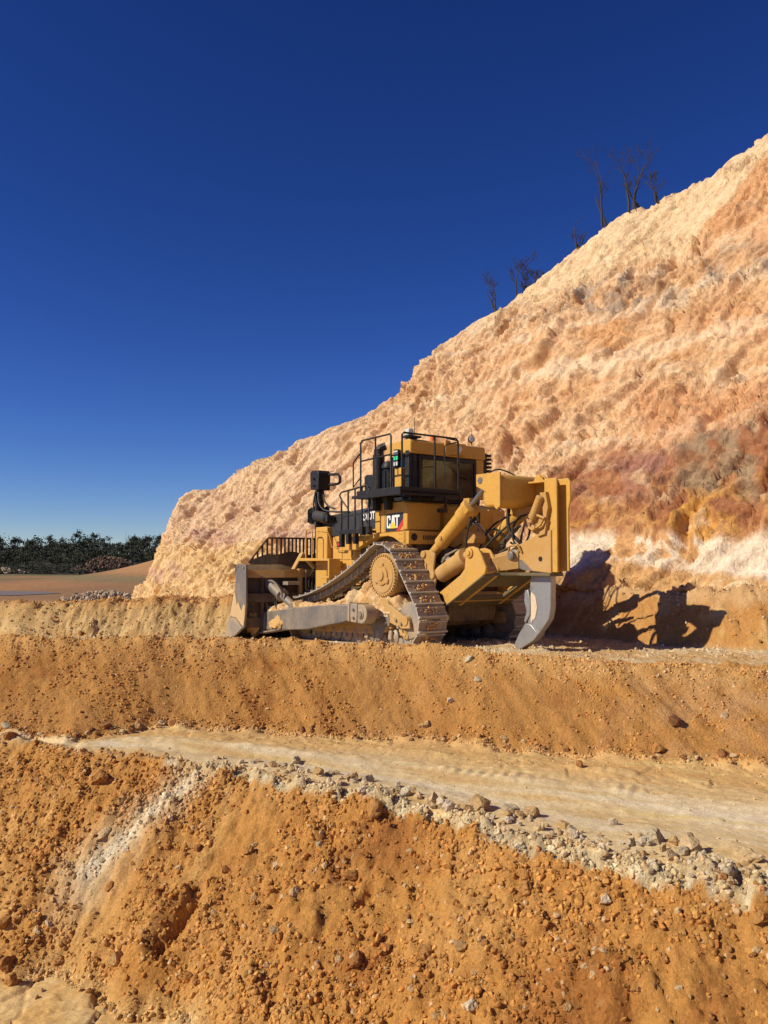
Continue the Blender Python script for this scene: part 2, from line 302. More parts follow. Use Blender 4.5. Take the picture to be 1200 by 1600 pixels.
def terrain(x, y, fine=True):
    z = H0(x, y)
    c1, c2, c3, c4, c5 = lines(x, y)
    trk = sstep(-.10, .12, y-c2)*sstep(.12, -.10, y-c3); flo = sstep(.25, -.1, y-c1); ben = sstep(.7, 1.1, y-c4)*sstep(.15, -.2, y-c5)
    rough = np.clip(1-.86*trk-.75*flo-.6*ben, .12, 1)
    rough = rough*(1-.72*sstep(-.1, .2, y-c3)*sstep(.9, .3, y-c4))
    z = z+.10*fbm(x*.55, y*.55, 3, 1)*np.clip(rough*1.2, .4, 1)
    if not fine: return z, None
    z = z+.06*rough*fbm(x*2.3, y*2.3, 3, 7)+.050*rough*fbm(x*8, y*8, 3, 9)+.026*np.clip(rough*1.2, .15, 1)*fbm(x*26, y*26, 2, 10)
    lb_ = sstep(-.1, .1, y-c5)*sstep(1.3, .8, y-c5); f_, e_ = facets(x, y, .3, 38, .7); z = z+lb_*(f_*.18+.05*fbm(x*2, y*6, 4, 39))
    rub = np.exp(-((y-c2+.07+.08*pn(x*1.7, y, 33))/(.09+.05*sstep(0, 4, x)))**2)*sstep(-2.6, -.2, x)+.5*np.exp(-((y-c2+.05)/.09)**2)*sstep(-4, -2, x)*sstep(-.2, -2.2, x)
    for size, amp, sd in ((.42, .45, 1), (.2, .7, 2), (.095, 1.0, 3)):
        d1, d2, i, dx, dy = worley(x/size, y/size, sd)
        r = .22+.5*RT[i, 5]; on = RT[i, 6] < (.30 if size > .3 else .55)
        z = z+np.where(on, np.maximum(0, r*r-d1*d1), 0)*size*amp*np.clip(rough+.5*rub, 0, 1.2)
    f, e = facets(x, y, .26, 5, .5); z = z+f*1.0*rub
    # slump streaks on the upper bank
    up = sstep(-.05, .2, y-c3)*sstep(.2, -.1, y-c4)
    z = z+.05*up*fbm((x+.55*y)*3.2, y*.8, 3, 12)-.02*up
    z = z+.10*np.exp(-((y-c3)/.16)**2)*np.clip(pn(x*3.1, y*.5, 21)+.25, 0, 1)
    # crest crumbs
    z = z+.09*np.exp(-((y-c4)/.25)**2)*np.clip(fbm(x*2.2, y*2, 3, 31)+.15, -.3, 1)
    # wheel ruts and cracks of the dirt track
    tt = (y-c2)/np.maximum(c3-c2, .3)
    z = z-.035*trk*np.exp(-((tt-.36)/.10)**2)+.03*trk*np.exp(-((tt-.60)/.05)**2)*np.clip(.6+fbm(x*3, y*3, 2, 14), 0, 2)+.05*trk*np.exp(-((tt-.80)/.05)**2)*np.clip(pn(x*.9, 2+y*.2, 15)*2, 0, 1)
    cr = np.abs(fbm(x*1.1+2, y*2.6, 3, 16)); z = z-.02*(trk*sstep(.5, .8, tt)+flo)*sstep(.035, .0, cr)
    cl = sstep(.1, .4, pn(x*.8, y*1.6, 34)); z = z+.012*trk*cl*np.sin((x*.93-y*.36)*42)*sstep(.12, .0, np.abs(tt-.62))
    f, e = facets(x, y, .55, 8, .12); z = z+(f*.30-.03*sstep(.07, .0, e))*(flo*.9+trk*sstep(.6, .8, tt)*.4)
    # gouge
    d, t, sg = seg_d(x, y, GA, GB); g = sstep(.10, .02, d+.09*fbm(x*7, y*7, 4, 17)+.05*t); z = z-.24*g+.09*np.exp(-((d-.19)/.08)**2)
    d, t, sg = seg_d(x, y, hit(563, 1412), hit(578, 1390)); z = z-.16*sstep(.09, .03, d)
    masks = dict(trk=trk, flo=flo, ben=ben, rub=rub, up=up, tt=tt, c=(c1, c2, c3, c4, c5))
    return z, masks
def soil(x, y, z, m):
    c1, c2, c3, c4, c5 = m['c']; A = np.empty(x.shape+(3,)); n1 = fbm(x*.5, y*.5, 4, 40); n2 = fbm(x*2.2, y*2.2, 4, 41); n3 = fbm(x*8, y*8, 3, 42)
    A[:] = (.55, .272, .074)
    A = mixc(A, (.64, .36, .12), sstep(-.1, .5, n1+n2*.5)); A = mixc(A, (.42, .18, .048), sstep(.1, .6, -n1+n2*.7))
    A = mixc(A, (.70, .50, .22), sstep(.30, .6, n3*.7+n2*.35)*.55)
    up = sstep(-.1, .15, y-c3)*(y < c4+.3)
    A = mixc(A, (.48, .23, .070), up*sstep(-.5, .4, n1)*.75)
    A = mixc(A, (.66, .38, .13), up*sstep(-.55, .0, y-c4+.25*n2)*.75); A = mixc(A, (.60, .38, .20), up*sstep(1.5, 5.5, x)*sstep(-.3, .2, n2)*.35)
    d, t, _ = seg_d(x, y, WA, WB); w = sstep(.42+.25*t, .0, d+.20*n2)*sstep(-.5, .15, n3+.2)
    A = mixc(A, (.72, .56, .33), w*.8); A = mixc(A, (.80, .70, .50), sstep(.13+.08*t, 0, d+.10*n3)*.8)
    tt = m['tt']; al = np.array([.93, -.36]); s1 = x*al[0]+y*al[1]; s2 = -x*al[1]+y*al[0]
    st = fbm(s1*.35, s2*3.2, 4, 50); T = np.empty_like(A); T[:] = (.68, .50, .25)
    T = mixc(T, (.74, .62, .42), sstep(-.3, .4, st)*sstep(.85, .2, np.abs(tt-.38)*2)); T = mixc(T, (.64, .40, .16), sstep(.55, .85, tt+.25*st)); T = mixc(T, (.58, .34, .13), sstep(.1, .5, -st)*.6)
    T = mixc(T, (.72, .56, .24), sstep(.15, .5, fbm(s1*.5, s2*5, 3, 51))*.6)
    A = A*(1-m['trk'][..., None])+T*m['trk'][..., None]
    R = np.empty_like(A); R[:] = (.66, .51, .28); R = mixc(R, (.54, .43, .27), sstep(-.1, .5, n2)); R = mixc(R, (.74, .64, .42), sstep(.1, .5, n3))
    k = sstep(.25, .5, m['rub']+.35*n3+.15*n2); A = A*(1-k[..., None])+R*k[..., None]
    A = mixc(A, (.66, .42, .16), m['flo']*.9); A = mixc(A, (.70, .50, .24), m['flo']*sstep(0, .5, n1+n2)*.7)
    A = mixc(A, (.68, .46, .22), m['ben']*.8)
    A = mixc(A, (.74, .60, .38), m['ben']*sstep(-.2, .3, n2+n1)*.7)
    bk = sstep(-.1, .15, y-c5); A = mixc(A, (.52, .26, .08), bk*sstep(2, 3.5, x)); A = mixc(A, (.62, .36, .12), bk*sstep(2, 3.5, x)*sstep(0, .4, n2))
    A = mixc(A, (.60, .37, .17), bk*sstep(2, 3.5, x)*sstep(.62, .98, z+.35*n2+.1*n3)); A = mixc(A, (.66, .46, .20), bk*sstep(3.5, 5, x)*sstep(.15, .5, n2+.3*n3)*.6)
    lf = bk*sstep(0, -2.5, x); A = mixc(A, (.63, .41, .17), lf*.85); A = mixc(A, (.60, .32, .11), lf*sstep(.45, .62, z+.12*n2)); A = mixc(A, (.74, .54, .26), lf*sstep(.40, .1, z+.1*n2)*sstep(-.3, .3, n3+n2)*.6)
    return A
gx = np.concatenate([np.arange(-14, -8.5, .08), np.arange(-8.5, 8.6, .0255), np.arange(8.65, 14.1, .08)])
gy = np.concatenate([np.arange(1.6, 5, .07), np.arange(5, 10.2, .0235), np.arange(10.2, 15, .032), np.arange(15, 25.6, .065)])
X, Y = np.meshgrid(gx, gy); Z, MK = terrain(X, Y); A = soil(X, Y, Z, MK); PT = np.stack([X, Y, Z], -1)
Xc = X[:-1, :-1]; Yc = Y[:-1, :-1]; c1, c2, c3, c4, c5 = [c[:-1, :-1] for c in MK['c']]
reg = np.zeros(Xc.shape, int); reg[Yc > c1] = 1; reg[Yc > c2] = 2; reg[Yc > c3] = 3; reg[Yc > c4+.6] = 4; reg[Yc > c5] = 5
for k, (nm, mt) in enumerate((('pit_floor', M_TRACKSOIL), ('lower_bank', M_EARTH), ('dirt_track', M_TRACKSOIL), ('upper_bank', M_EARTH), ('work_bench', M_EARTH), ('back_bank', M_EARTH))):
    tag(link(nm, grid_mesh(nm, PT, mt, A, reg == k)), kind='structure')
from functools import lru_cache
def ground_z(x, y):
    ix = min(max(np.searchsorted(gx, x)-1, 0), len(gx)-2); iy = min(max(np.searchsorted(gy, y)-1, 0), len(gy)-2)
    fx = (x-gx[ix])/(gx[ix+1]-gx[ix]); fy = (y-gy[iy])/(gy[iy+1]-gy[iy])
    return (Z[iy, ix]*(1-fx)+Z[iy, ix+1]*fx)*(1-fy)+(Z[iy+1, ix]*(1-fx)+Z[iy+1, ix+1]*fx)*fy
def ground_c(x, y):
    return A[min(np.searchsorted(gy, y), len(gy)-1), min(np.searchsorted(gx, x), len(gx)-1)]
# middle distance
mx = np.concatenate([np.arange(-75, -30, .7), np.arange(-30, -3, .16), np.arange(-3, 24, 1.)]); my = np.concatenate([np.arange(25.4, 45, .12), np.arange(45, 80, .3), np.arange(80, 132, .8)])
X2, Y2 = np.meshgrid(mx, my); Z2_, _ = terrain(X2, Y2, False)
Z2_ = Z2_+.10*fbm(X2*1.5, Y2*1.5, 4, 61)*sstep(25.4, 27, Y2)*sstep(130, 110, Y2)
A2 = np.empty(X2.shape+(3,)); A2[:] = (.66, .40, .17); n = fbm(X2*.3, Y2*.15, 4, 62); A2 = mixc(A2, (.55, .29, .11), sstep(0, .5, n)); A2 = mixc(A2, (.70, .50, .26), sstep(.1, .5, -n))
A2 = mixc(A2, (.33, .17, .075), np.exp(-(((X2+16)/4.2)**2+((Y2-40)/3)**2))*1.0); A2 = mixc(A2, (.42, .235, .11), sstep(60, 95, Y2)); A2 = mixc(A2, (.62, .50, .36), sstep(.25, .4, pn(X2*.02, Y2*.09, 64))*sstep(85, 95, Y2)*sstep(118, 110, Y2))
tag(link('quarry_floor', grid_mesh('quarry_floor', np.stack([X2, Y2, Z2_], -1), M_EARTH, A2)), kind='structure')
# whole land
def geo_axis(near, far, n): t = np.linspace(0, 1, n); a = near*(np.exp(t*math.log(far/near+1))-1); return np.concatenate([-a[::-1], a[1:]])
wx = geo_axis(14, 3400, 110); wy = np.concatenate([-geo_axis(14, 2500, 40)[40:][::-1], np.arange(0, 131, 4.), np.arange(134, 760, 6.), np.geomspace(770, 5000, 30)])
X3, Y3 = np.meshgrid(wx, wy); Z3_ = H0(X3, Y3); n = fbm(X3*.011, Y3*.006, 4, 70)
ins = ((X3 > -13.9) & (X3 < 14) & (Y3 > 1.7) & (Y3 < 26)) | ((X3 > -74) & (X3 < 23.5) & (Y3 > 25) & (Y3 < 131)); Z3_ = np.where(ins, Z3_-1.6, Z3_-.02)
Z3_ = Z3_+1.2*n*sstep(300, 420, Y3)
A3 = np.empty(X3.shape+(3,)); A3[:] = (.33, .185, .09); A3 = mixc(A3, (.42, .22, .10), sstep(0, .4, n)); A3 = mixc(A3, (.20, .17, .085), sstep(255, 310, Y3)*sstep(440, 400, Y3)*sstep(-.5, .1, fbm(X3*.012, Y3*.02, 3, 71)))
sp = np.exp(-(((X3+48)/46)**2+((Y3-330)/70)**2)); A3 = mixc(A3, (.46, .25, .11), sstep(.12, .3, sp)); A3 = mixc(A3, (.24, .20, .10), sstep(.06, .12, sp)*sstep(.22, .16, sp)*.8)
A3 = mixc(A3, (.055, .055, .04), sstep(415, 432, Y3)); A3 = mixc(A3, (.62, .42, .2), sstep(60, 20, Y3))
tag(link('ground', grid_mesh('ground', np.stack([X3, Y3, Z3_], -1), M_FAR, A3)), kind='structure')
pb = MB(); pb.add([(x, y, -3.93) for x, y in [(-96, 150), (-80, 146), (-66, 150), (-62, 160), (-70, 171), (-90, 176), (-110, 172), (-118, 160)]], [tuple(range(8))])
tag(pb.build('pond_water', WATER), kind='structure')

# ------------------------------------------------------------------ cliff
FOOT = [(15.5, 6.4, .9), (11, 11.7, .95), (6.85, 16.5, 1.0), (3.6, 20.3, .95), (.7, 23.6, .8), (-3.4, 28.2, .45), (-7, 32, .25), (-10.0, 35.4, -.1), (-10.75, 36.6, -.2), (-11.0, 39, -.4), (-10.2, 44, -.6), (-6, 52, -1)]
OFFW = [11.5, 10.5, 9.6, 8.4, 7.4, 5.6, 3.9, 2.4, 1.7, 1.5, 1.6, 2]
SIL = ([-2000, 215, 250, 275, 300, 330, 365, 400, 450, 500, 560, 600, 635, 680, 735, 790, 850, 900, 960, 990, 1010, 1050, 1110, 1150, 1200, 1400, 1800, 3500],
       [800, 790, 784, 776, 764, 747, 720, 705, 684, 666, 640, 624, 600, 548, 505, 484, 425, 383, 336, 322, 322, 297, 268, 238, 205, 90, -50, -100])
def arr(a, s): a = np.array(a, float); L = np.r_[0, np.cumsum(np.hypot(*np.diff(np.array(FOOT)[:, :2], axis=0).T))]; return np.interp(s, L, a), L
NS, NV = 880, 400
_, LL = arr(OFFW, 0); sv = np.r_[np.linspace(0, 9, 60)[:-1], np.linspace(9, 42.5, 740), np.linspace(42.6, LL[-1], 81)[:]]; NS = len(sv)
fx = np.interp(sv, LL, [p[0] for p in FOOT]); fy = np.interp(sv, LL, [p[1] for p in FOOT]); fz = np.interp(sv, LL, [p[2] for p in FOOT]); ow = np.interp(sv, LL, OFFW)
ker = np.ones(31)/31
def sm(a): return np.convolve(np.pad(a, 15, 'edge'), ker, 'valid')
fx, fy, ow = sm(fx), sm(fy), sm(ow); tx = np.gradient(fx); ty = np.gradient(fy); tl = np.hypot(tx, ty); nx_, ny_ = ty/tl, -tx/tl   # points into the hill
nx_, ny_ = sm(nx_), sm(ny_)
topx = fx+nx_*ow; topy = fy+ny_*ow
ut = 600+FPX*topx/topy
vt = np.interp(ut, *SIL); b_ = -(vt-800)/FPX; topz = ZC+topy*(math.sin(PITCH)+math.cos(PITCH)*b_)/(math.cos(PITCH)-math.sin(PITCH)*b_)
k = np.argmin(ut); topz[sv > 38.5] = np.interp(sv[sv > 38.5], [38.5, LL[-1]], [topz[sv <= 38.5][-1], 4.2])
topz = topz-.30*sstep(30, 37, sv)+(.07*fbm(sv*1.3, sv*0, 4, 80)+.14*np.clip(pn(sv*.45, 0*sv+4, 81), 0, 1))*sstep(32, 24, sv)
V = np.r_[np.linspace(-.14, 1, NV-26), 1+np.linspace(.02, 1, 26)]
VV, SV = np.meshgrid(V, sv, indexing='ij'); vc = np.clip(VV, -.2, 1); ex = np.clip(VV-1, 0, 1)
g = vc+.05*np.sin(vc*math.pi)*(1)+(.02*np.sin(vc*9+SV*.3)) ; g = g+(1.6+5*sstep(24, 34, SV))*np.maximum(0, vc-.82)**2; g = np.where(vc < 0, vc*.6, g)
hgt = (topz-fz)[None, :]
base = np.stack([fx[None]+nx_[None]*ow[None]*g+nx_[None]*ex*14, fy[None]+ny_[None]*ow[None]*g+ny_[None]*ex*14, fz[None]+hgt*vc-ex*ex*3.5+.0*ex], -1)
a_ = SV; b_ = base[..., 2]; up_ = np.clip(ow[None]/hgt, .3, 1.2)
q1 = a_*.90+b_*.50; q2 = -a_*.50+b_*.90      # slanted digging marks
lft = sstep(17, 24, a_)                      # the far, left part of the face
U_, V_ = 600+FPX*base[..., 0]/base[..., 1], 882-FPX*(base[..., 2]-ZC)/base[..., 1]
wu = 26*fbm(a_*.35, b_*.35, 4, 82); wv = 16*fbm(a_*.5, b_*.6, 4, 83); u = U_+wu; v = V_+wv
def zone(u0, u1, v0, v1, s=18): return sstep(u0-s, u0+s, u)*sstep(u1+s, u1-s, u)*sstep(v0-s, v0+s, v)*sstep(v1+s, v1-s, v)
def above(us, vs, w=8): return sstep(w, -w, v-np.interp(u, us, vs))
redtop = ([820, 880, 950, 1050, 1120, 1200], [780, 738, 712, 702, 680, 655])
nr_ = fbm(a_*.55, b_*.6, 5, 120, gain=.65); u_r = u+60*nr_; redz = sstep(-20, 20, v-np.interp(u, *redtop)+26*nr_)*above([0, 3000], [840, 838], 7)*sstep(822, 880, u_r)
wq = .8*fbm(a_*.6, b_*.6, 3, 97, gain=.38); wr_ = .8*fbm(a_*.6+40, b_*.6, 3, 98, gain=.38); palm = above([600, 700, 830, 1000, 1100, 1180, 1300], [600, 530, 480, 412, 372, 262, 150], 12)*sstep(560, 700, u); calm = sstep(-.35, .35, fbm(a_*.28, b_*.35, 3, 99))
d = .42*fbm(a_*.20, b_*.22, 3, 84)+.20*fbm(a_*.7, b_*.6, 3, 85)
f1, e1 = facets((q1+wq)*1.25, (q2+wr_)*.62, 1.7, 11, .50, .30); f2, e2 = facets((q1+wq)*1.4, (q2+wr_)*.50, .60, 12, .55, .50); f3, e3 = facets((q1+wq)*1.1, (q2+wr_)*.8, .23, 13, .7, .45); f4, _ = facets(a_+wq, b_+wr_, .12, 14, .7, .3)
pm = 1-.7*palm
e1 = sstep(.0, .10, e1); e2 = sstep(0, .20, e2); e3 = sstep(0, .3, e3)
def blur(q, k, n=1):
    for _ in range(n):
        for ax_ in (0, 1):
            p_ = [(0, 0), (0, 0)]; p_[ax_] = (k, k); cs_ = np.cumsum(np.pad(q, p_, 'edge'), axis=ax_); sl = lambda i, j: tuple(slice(i, j) if t_ == ax_ else slice(None) for t_ in (0, 1))
            cs_ = np.concatenate([np.zeros_like(cs_[sl(0, 1)]), cs_], axis=ax_); q = (cs_[sl(2*k+1, None)]-cs_[sl(0, -(2*k+1))])/(2*k+1)
    return q
d = d*.46+blur(f1*.20*pm, 2, 1)+blur(f2*.62*(.35+.65*calm)*pm, 1, 1)+f3*1.05*(.25+.75*calm)+f4*.40*(.4+.6*calm)+.012*fbm(a_*6, b_*6, 3, 104)
cre = fbm((q1+.35*wq)*.85, (q2+.3*wr_)*.42, 4, 130, gain=.55, ridge=True); d = d-.15*sstep(.52, .72, cre)*(.4+.6*calm)*pm
st_ = fbm((q1+.22*wq)*1.5, q2*.30, 4, 86, ridge=True); d = d+(.09+.16*lft)*st_*pm+.07*fbm((q1+.25*wq)*2.6, q2*.5, 3, 131, ridge=True)*pm
d = d+(.03+.02*lft)*fbm((q1+.2*wr_)*4.2, q2*.8, 3, 105, ridge=True)
gs = sstep(.50, .85, fbm((q1+.3*wq)*1.6, q2*.38, 3, 100, ridge=True))*sstep(-.1, .25, fbm(a_*.7, b_*.6, 2, 101)); d = d-.10*gs*pm
hl_ = (b_+.10*a_+.35*fbm(a_*.4, b_*.5, 3, 106))*1.15; hs_ = np.abs((hl_ % 1)-.5)*2; d = d-.15*sstep(.86, 1, hs_)*sstep(-.1, .25, fbm(a_*.5, b_*1.2, 3, 107))*sstep(700, 860, u)
hs2_ = np.abs(((hl_*3.1+.3*pn(a_*.8, b_*.8, 108)) % 1)-.5)*2; d = d-.06*sstep(.8, 1, hs2_)*sstep(-.05, .2, fbm(a_*.6+5, b_*1.6, 3, 109))*sstep(760, 900, u)
d = d+.24*redz*fbm(a_*1.1, b_*1.3, 4, 87, ridge=True)
bed = zone(760, 1400, 440, 700, 40)*1.4; bl = b_*3.1+.6*a_*.15+1.2*fbm(a_*.35, b_*.4, 3, 88); d = d+.055*bed*np.abs((bl % 1)-.5)*(1+fbm(a_*.8, b_*.8, 2, 89))+.03*bed*np.abs(((bl*2.7) % 1)-.5)
up1, _ = facets(a_*.8, b_*2.2, .8, 15, .5); d = d+.25*bed*up1
d = d+.05*palm*fbm(q1*4, q2*.8, 3, 103)
d = d*sstep(1.9, 1.0, VV)*np.where(vc < 0.0, .6, 1)
d = d*np.clip(1-sstep(.93, 1.0, VV)*.6, 0, 1)
norm_x = -nx_[None]*.82; norm_y = -ny_[None]*.82
print('CLIFF', d.min(), d.max());
CP = base.copy(); CP[..., 0] += norm_x*d; CP[..., 1] += norm_y*d; CP[..., 2] += .55*d
pu, pv = project(CP[..., 0], CP[..., 1], CP[..., 2])
for uu in (225, 250, 275, 290, 310, 330, 365, 400, 500, 600, 680, 800, 900, 1000, 1110, 1190): m_ = np.abs(pu-uu) < 4; print(uu, round(float(pv[m_].min())) if m_.any() else None, round(float(np.interp(uu, *SIL))))
n1 = fbm(a_*.4, b_*.4, 4, 90); n2 = fbm(a_*1.6, b_*1.6, 4, 91); n3 = fbm(q1*2.5, q2*.6, 4, 92); n4 = fbm(a_*5, b_*5, 3, 93)
C = np.empty(a_.shape+(3,)); C[:] = (.70, .45, .25)
C = mixc(C, (.74, .53, .33), sstep(640, 500, u)*.9)                 # cream left
C = mixc(C, (.62, .335, .145), sstep(.0, .45, n1+.5*n3)*sstep(560, 760, u)*.75)
C = mixc(C, (.69, .49, .29), sstep(.05, .4, -n1+.6*n2)*.7)
C = mixc(C, (.58, .29, .14), zone(1000, 1460, 608, 690, 18)*.75*sstep(-.5, 0, n2)); C = mixc(C, (.62, .30, .13), zone(1080, 1400, 480, 520, 22)*.6)
C = mixc(C, (.76, .60, .40), zone(800, 1400, 574, 594, 9)*sstep(-.4, .1, n2)*.6); C = mixc(C, (.60, .34, .16), zone(780, 1400, 545, 560, 8)*sstep(-.3, .2, n3)*.5); C = mixc(C, (.76, .64, .44), zone(740, 900, 485, 530, 12)*sstep(-.2, .3, n3)*.6)
C = mixc(C, (.50, .33, .21), sstep(640, 300, u)*sstep(.05, .5, n1+.45*n3)*.50); C = mixc(C, (.52, .30, .15), sstep(.12, .5, fbm(q1*.9, q2*.22, 4, 121))*.55)
C = mixc(C, (.52, .33, .23), zone(280, 420, 770, 830, 22)*sstep(-.3, .3, n3)*.55)
palet = above([600, 700, 830, 1000, 1100, 1180, 1300], [600, 530, 480, 412, 372, 262, 150], 7); C = mixc(C, (.72, .54, .33), palet*sstep(560, 700, u)*.88); C = mixc(C, (.56, .36, .19), palet*sstep(.0, .4, n3+.4*n2)*sstep(560, 700, u)*.5)
C = mixc(C, (.60, .31, .14), above([0, 1060, 1200, 1400], [-900, 330, 372, 340], 8)*(1-palet)*sstep(1040, 1110, u)*.7)
gb = sstep(22, -6, np.abs(v-np.interp(u, [760, 960, 1080, 1200, 1400], [515, 462, 432, 392, 350]))-np.interp(u, [760, 950, 1200], [2, 20, 26])); gb = gb*sstep(740, 1000, u)*sstep(-.25, .15, n2+.5*n1)
C = mixc(C, (.33, .27, .21), gb*.9); C = mixc(C, (.60, .52, .44), gb*sstep(.15, .5, n4)*.5)
RZ = np.empty_like(C); RZ[:] = (.35, .145, .065); RZ = mixc(RZ, (.36, .18, .13), sstep(.0, .4, n1+.4*n2)); RZ = mixc(RZ, (.58, .30, .075), sstep(.0, .3, -n1+.7*n2)*sstep(720, 800, v)); RZ = mixc(RZ, (.20, .075, .045), sstep(.2, .5, n2+.5*n4)); RZ = mixc(RZ, (.64, .44, .26), sstep(.2, .45, fbm(a_*1.1+9, b_*1.4, 4, 95))*.8); RZ = mixc(RZ, (.33, .24, .15), zone(1070, 1190, 660, 775, 16)*sstep(-.4, .1, n2)*.85)
RZ = mixc(RZ, (.56, .30, .11), sstep(775, 805, v)*sstep(-.2, .3, n1+n2)*.8)
rk = np.clip(redz*1.0-.15*sstep(.2, .5, n2), 0, 1); C = C*(1-rk[..., None])+RZ*rk[..., None]
wb = (1-above([0, 3000], [842, 836], 6))*above([800, 950, 1080, 1200], [918, 885, 893, 908], 8)*sstep(790, 870, u)
C = mixc(C, (.60, .34, .15), wb); C = mixc(C, (.76, .63, .48), wb*sstep(-.26, -.10, fbm(a_*.9, b_*.7, 4, 96)+.45*n4)*.95)
lo = (1-above([800, 950, 1080, 1200], [918, 885, 893, 908], 8))*sstep(760, 880, u); C = mixc(C, (.60, .36, .16), lo); C = mixc(C, (.76, .60, .36), lo*sstep(.0, .3, n2+.3*n4)*sstep(1050, 1120, u)*.8)
ll = sstep(640, 500, u)*sstep(842, 862, v+8*n2); C = mixc(C, (.68, .46, .20), ll*.75); C = mixc(C, (.68, .36, .11), ll*sstep(.15, .5, n1+n2)*.7); C = mixc(C, (.70, .56, .34), ll*sstep(.1, .4, n4-.2*n1)*.5)
C = mixc(C, (.52, .30, .27), zone(300, 380, 832, 850, 10)*sstep(-.35, .1, n2)*.6+zone(240, 300, 885, 910, 8)*sstep(-.2, .2, n2)*.5+zone(440, 500, 835, 865, 10)*.35)
C = mixc(C, (.30, .20, .12), sstep(.985, 1.0, VV)*sstep(0, .4, n2)*.4)
ly = fbm(a_*.05, (b_+.03*a_+.25*n1)*1.25, 4, 132, gain=.65); ok_ = (1-.75*palm)*(1-redz*.5)*sstep(500, 640, u)*(1-wb)*(1-lo)
C = mixc(C, (.56, .31, .145), sstep(.08, .38, ly)*.62*ok_); C = mixc(C, (.77, .59, .40), sstep(.06, .36, -ly)*.6*ok_)
C = C*1.0*(1+.16*n4[..., None])*(1-.12*sstep(.1, .6, n3)[..., None])
tag(link('quarry_cliff', grid_mesh('quarry_cliff', CP, M_CLIFF, C)), kind='structure')

# ------------------------------------------------------------------ bulldozer (local axes: x forward, y left, z up)
DZ = bpy.data.objects.new('bulldozer', None); COL.objects.link(DZ); DZ.location = (1.95, 16.5, 0); DZ.rotation_euler = (0, 0, math.radians(126.8))
tag(DZ, 'large yellow crawler bulldozer with rear ripper parked on the bench below the cliff', 'bulldozer')
def part(mb, name, mat, parent=None, bevel=0, ang=35):
    o = mb.build(name, mat, parent or DZ, bevel, ang)
    if name in ('frame_bolts', 'end_plate_bolts', 'fender_bolt', 'bolt_ring', 'warning_label', 'hose', 'knob', 'antenna', 'decal_letters'): o['kind'] = 'stuff'
    return o

# ---- crawler tracks
def track_path():
    cs = [((.50, .50), .475), ((4.35, .36), .475), ((1.30, 1.37), .60)]   # rear idler, front idler, raised sprocket
    P = []
    def tang(c0, r0, c1, r1):      # outer tangent for the clockwise tour seen with x to the right
        dx, dz = c1[0]-c0[0], c1[1]-c0[1]; D = math.hypot(dx, dz); b = math.acos((r0-r1)/D); a = math.atan2(dz, dx)+b
        return a
    order = [cs[0], cs[2], cs[1]]
    for i in range(3):
        (c0, r0), (c1, r1), (cp, rp) = order[i], order[(i+1) % 3], order[i-1]
        a_in = tang(cp, rp, c0, r0); a_out = tang(c0, r0, c1, r1)
        while a_out > a_in: a_out -= 2*math.pi
        n = 14; P += [(c0[0]+r0*math.cos(a_in+(a_out-a_in)*t/n), c0[1]+r0*math.sin(a_in+(a_out-a_in)*t/n)) for t in range(n+1)]
        q = (c1[0]+r1*math.cos(a_out), c1[1]+r1*math.sin(a_out)); p = P[-1]; sag = .17 if i == 1 else 0
        P += [(p[0]+(q[0]-p[0])*t/24, p[1]+(q[1]-p[1])*t/24-sag*4*(t/24)*(1-t/24)) for t in range(1, 24)]
    return P
TP = np.array(track_path()); TPc = np.vstack([TP, TP[:1]]); TL = np.r_[0, np.cumsum(np.hypot(*np.diff(TPc, axis=0).T))]; NSH = int(round(TL[-1]/.262))
def tp(s):
    s = s % TL[-1]; return np.array((np.interp(s, TL, TPc[:, 0]), np.interp(s, TL, TPc[:, 1])))
pitch_ = TL[-1]/NSH
h_ = pitch_/2
shoe = MB(); shoe.prism([(-h_-.012, 0), (h_-.02, 0), (h_-.02, .022), (-h_+.055, .022), (-h_+.045, .062), (-h_+.012, .066), (-h_+.008, .022), (-h_-.012, .014)], -.35, .35)
shoe.prism([(h_-.055, .022), (h_-.02, .022), (h_-.03, .036), (h_-.05, .036)], -.35, .35)
for yy in (-.17, -.09, .09, .17):
    for xx in (-.03, .05): shoe.cyl((xx, yy, .02), (xx, yy, .036), .016, 6)
sh0 = shoe.build('track_shoe', TSTEEL, None, .006); shoe_me = sh0.data; shoe_me.materials.append(paint('worn_grouser', (.50, .46, .40), .4, .25, (.55, .42, .26), metal=.3))
for p_ in shoe_me.polygons:
    if p_.center.z > .026: p_.material_index = 1
bpy.data.objects.remove(sh0)
LUMPS = []
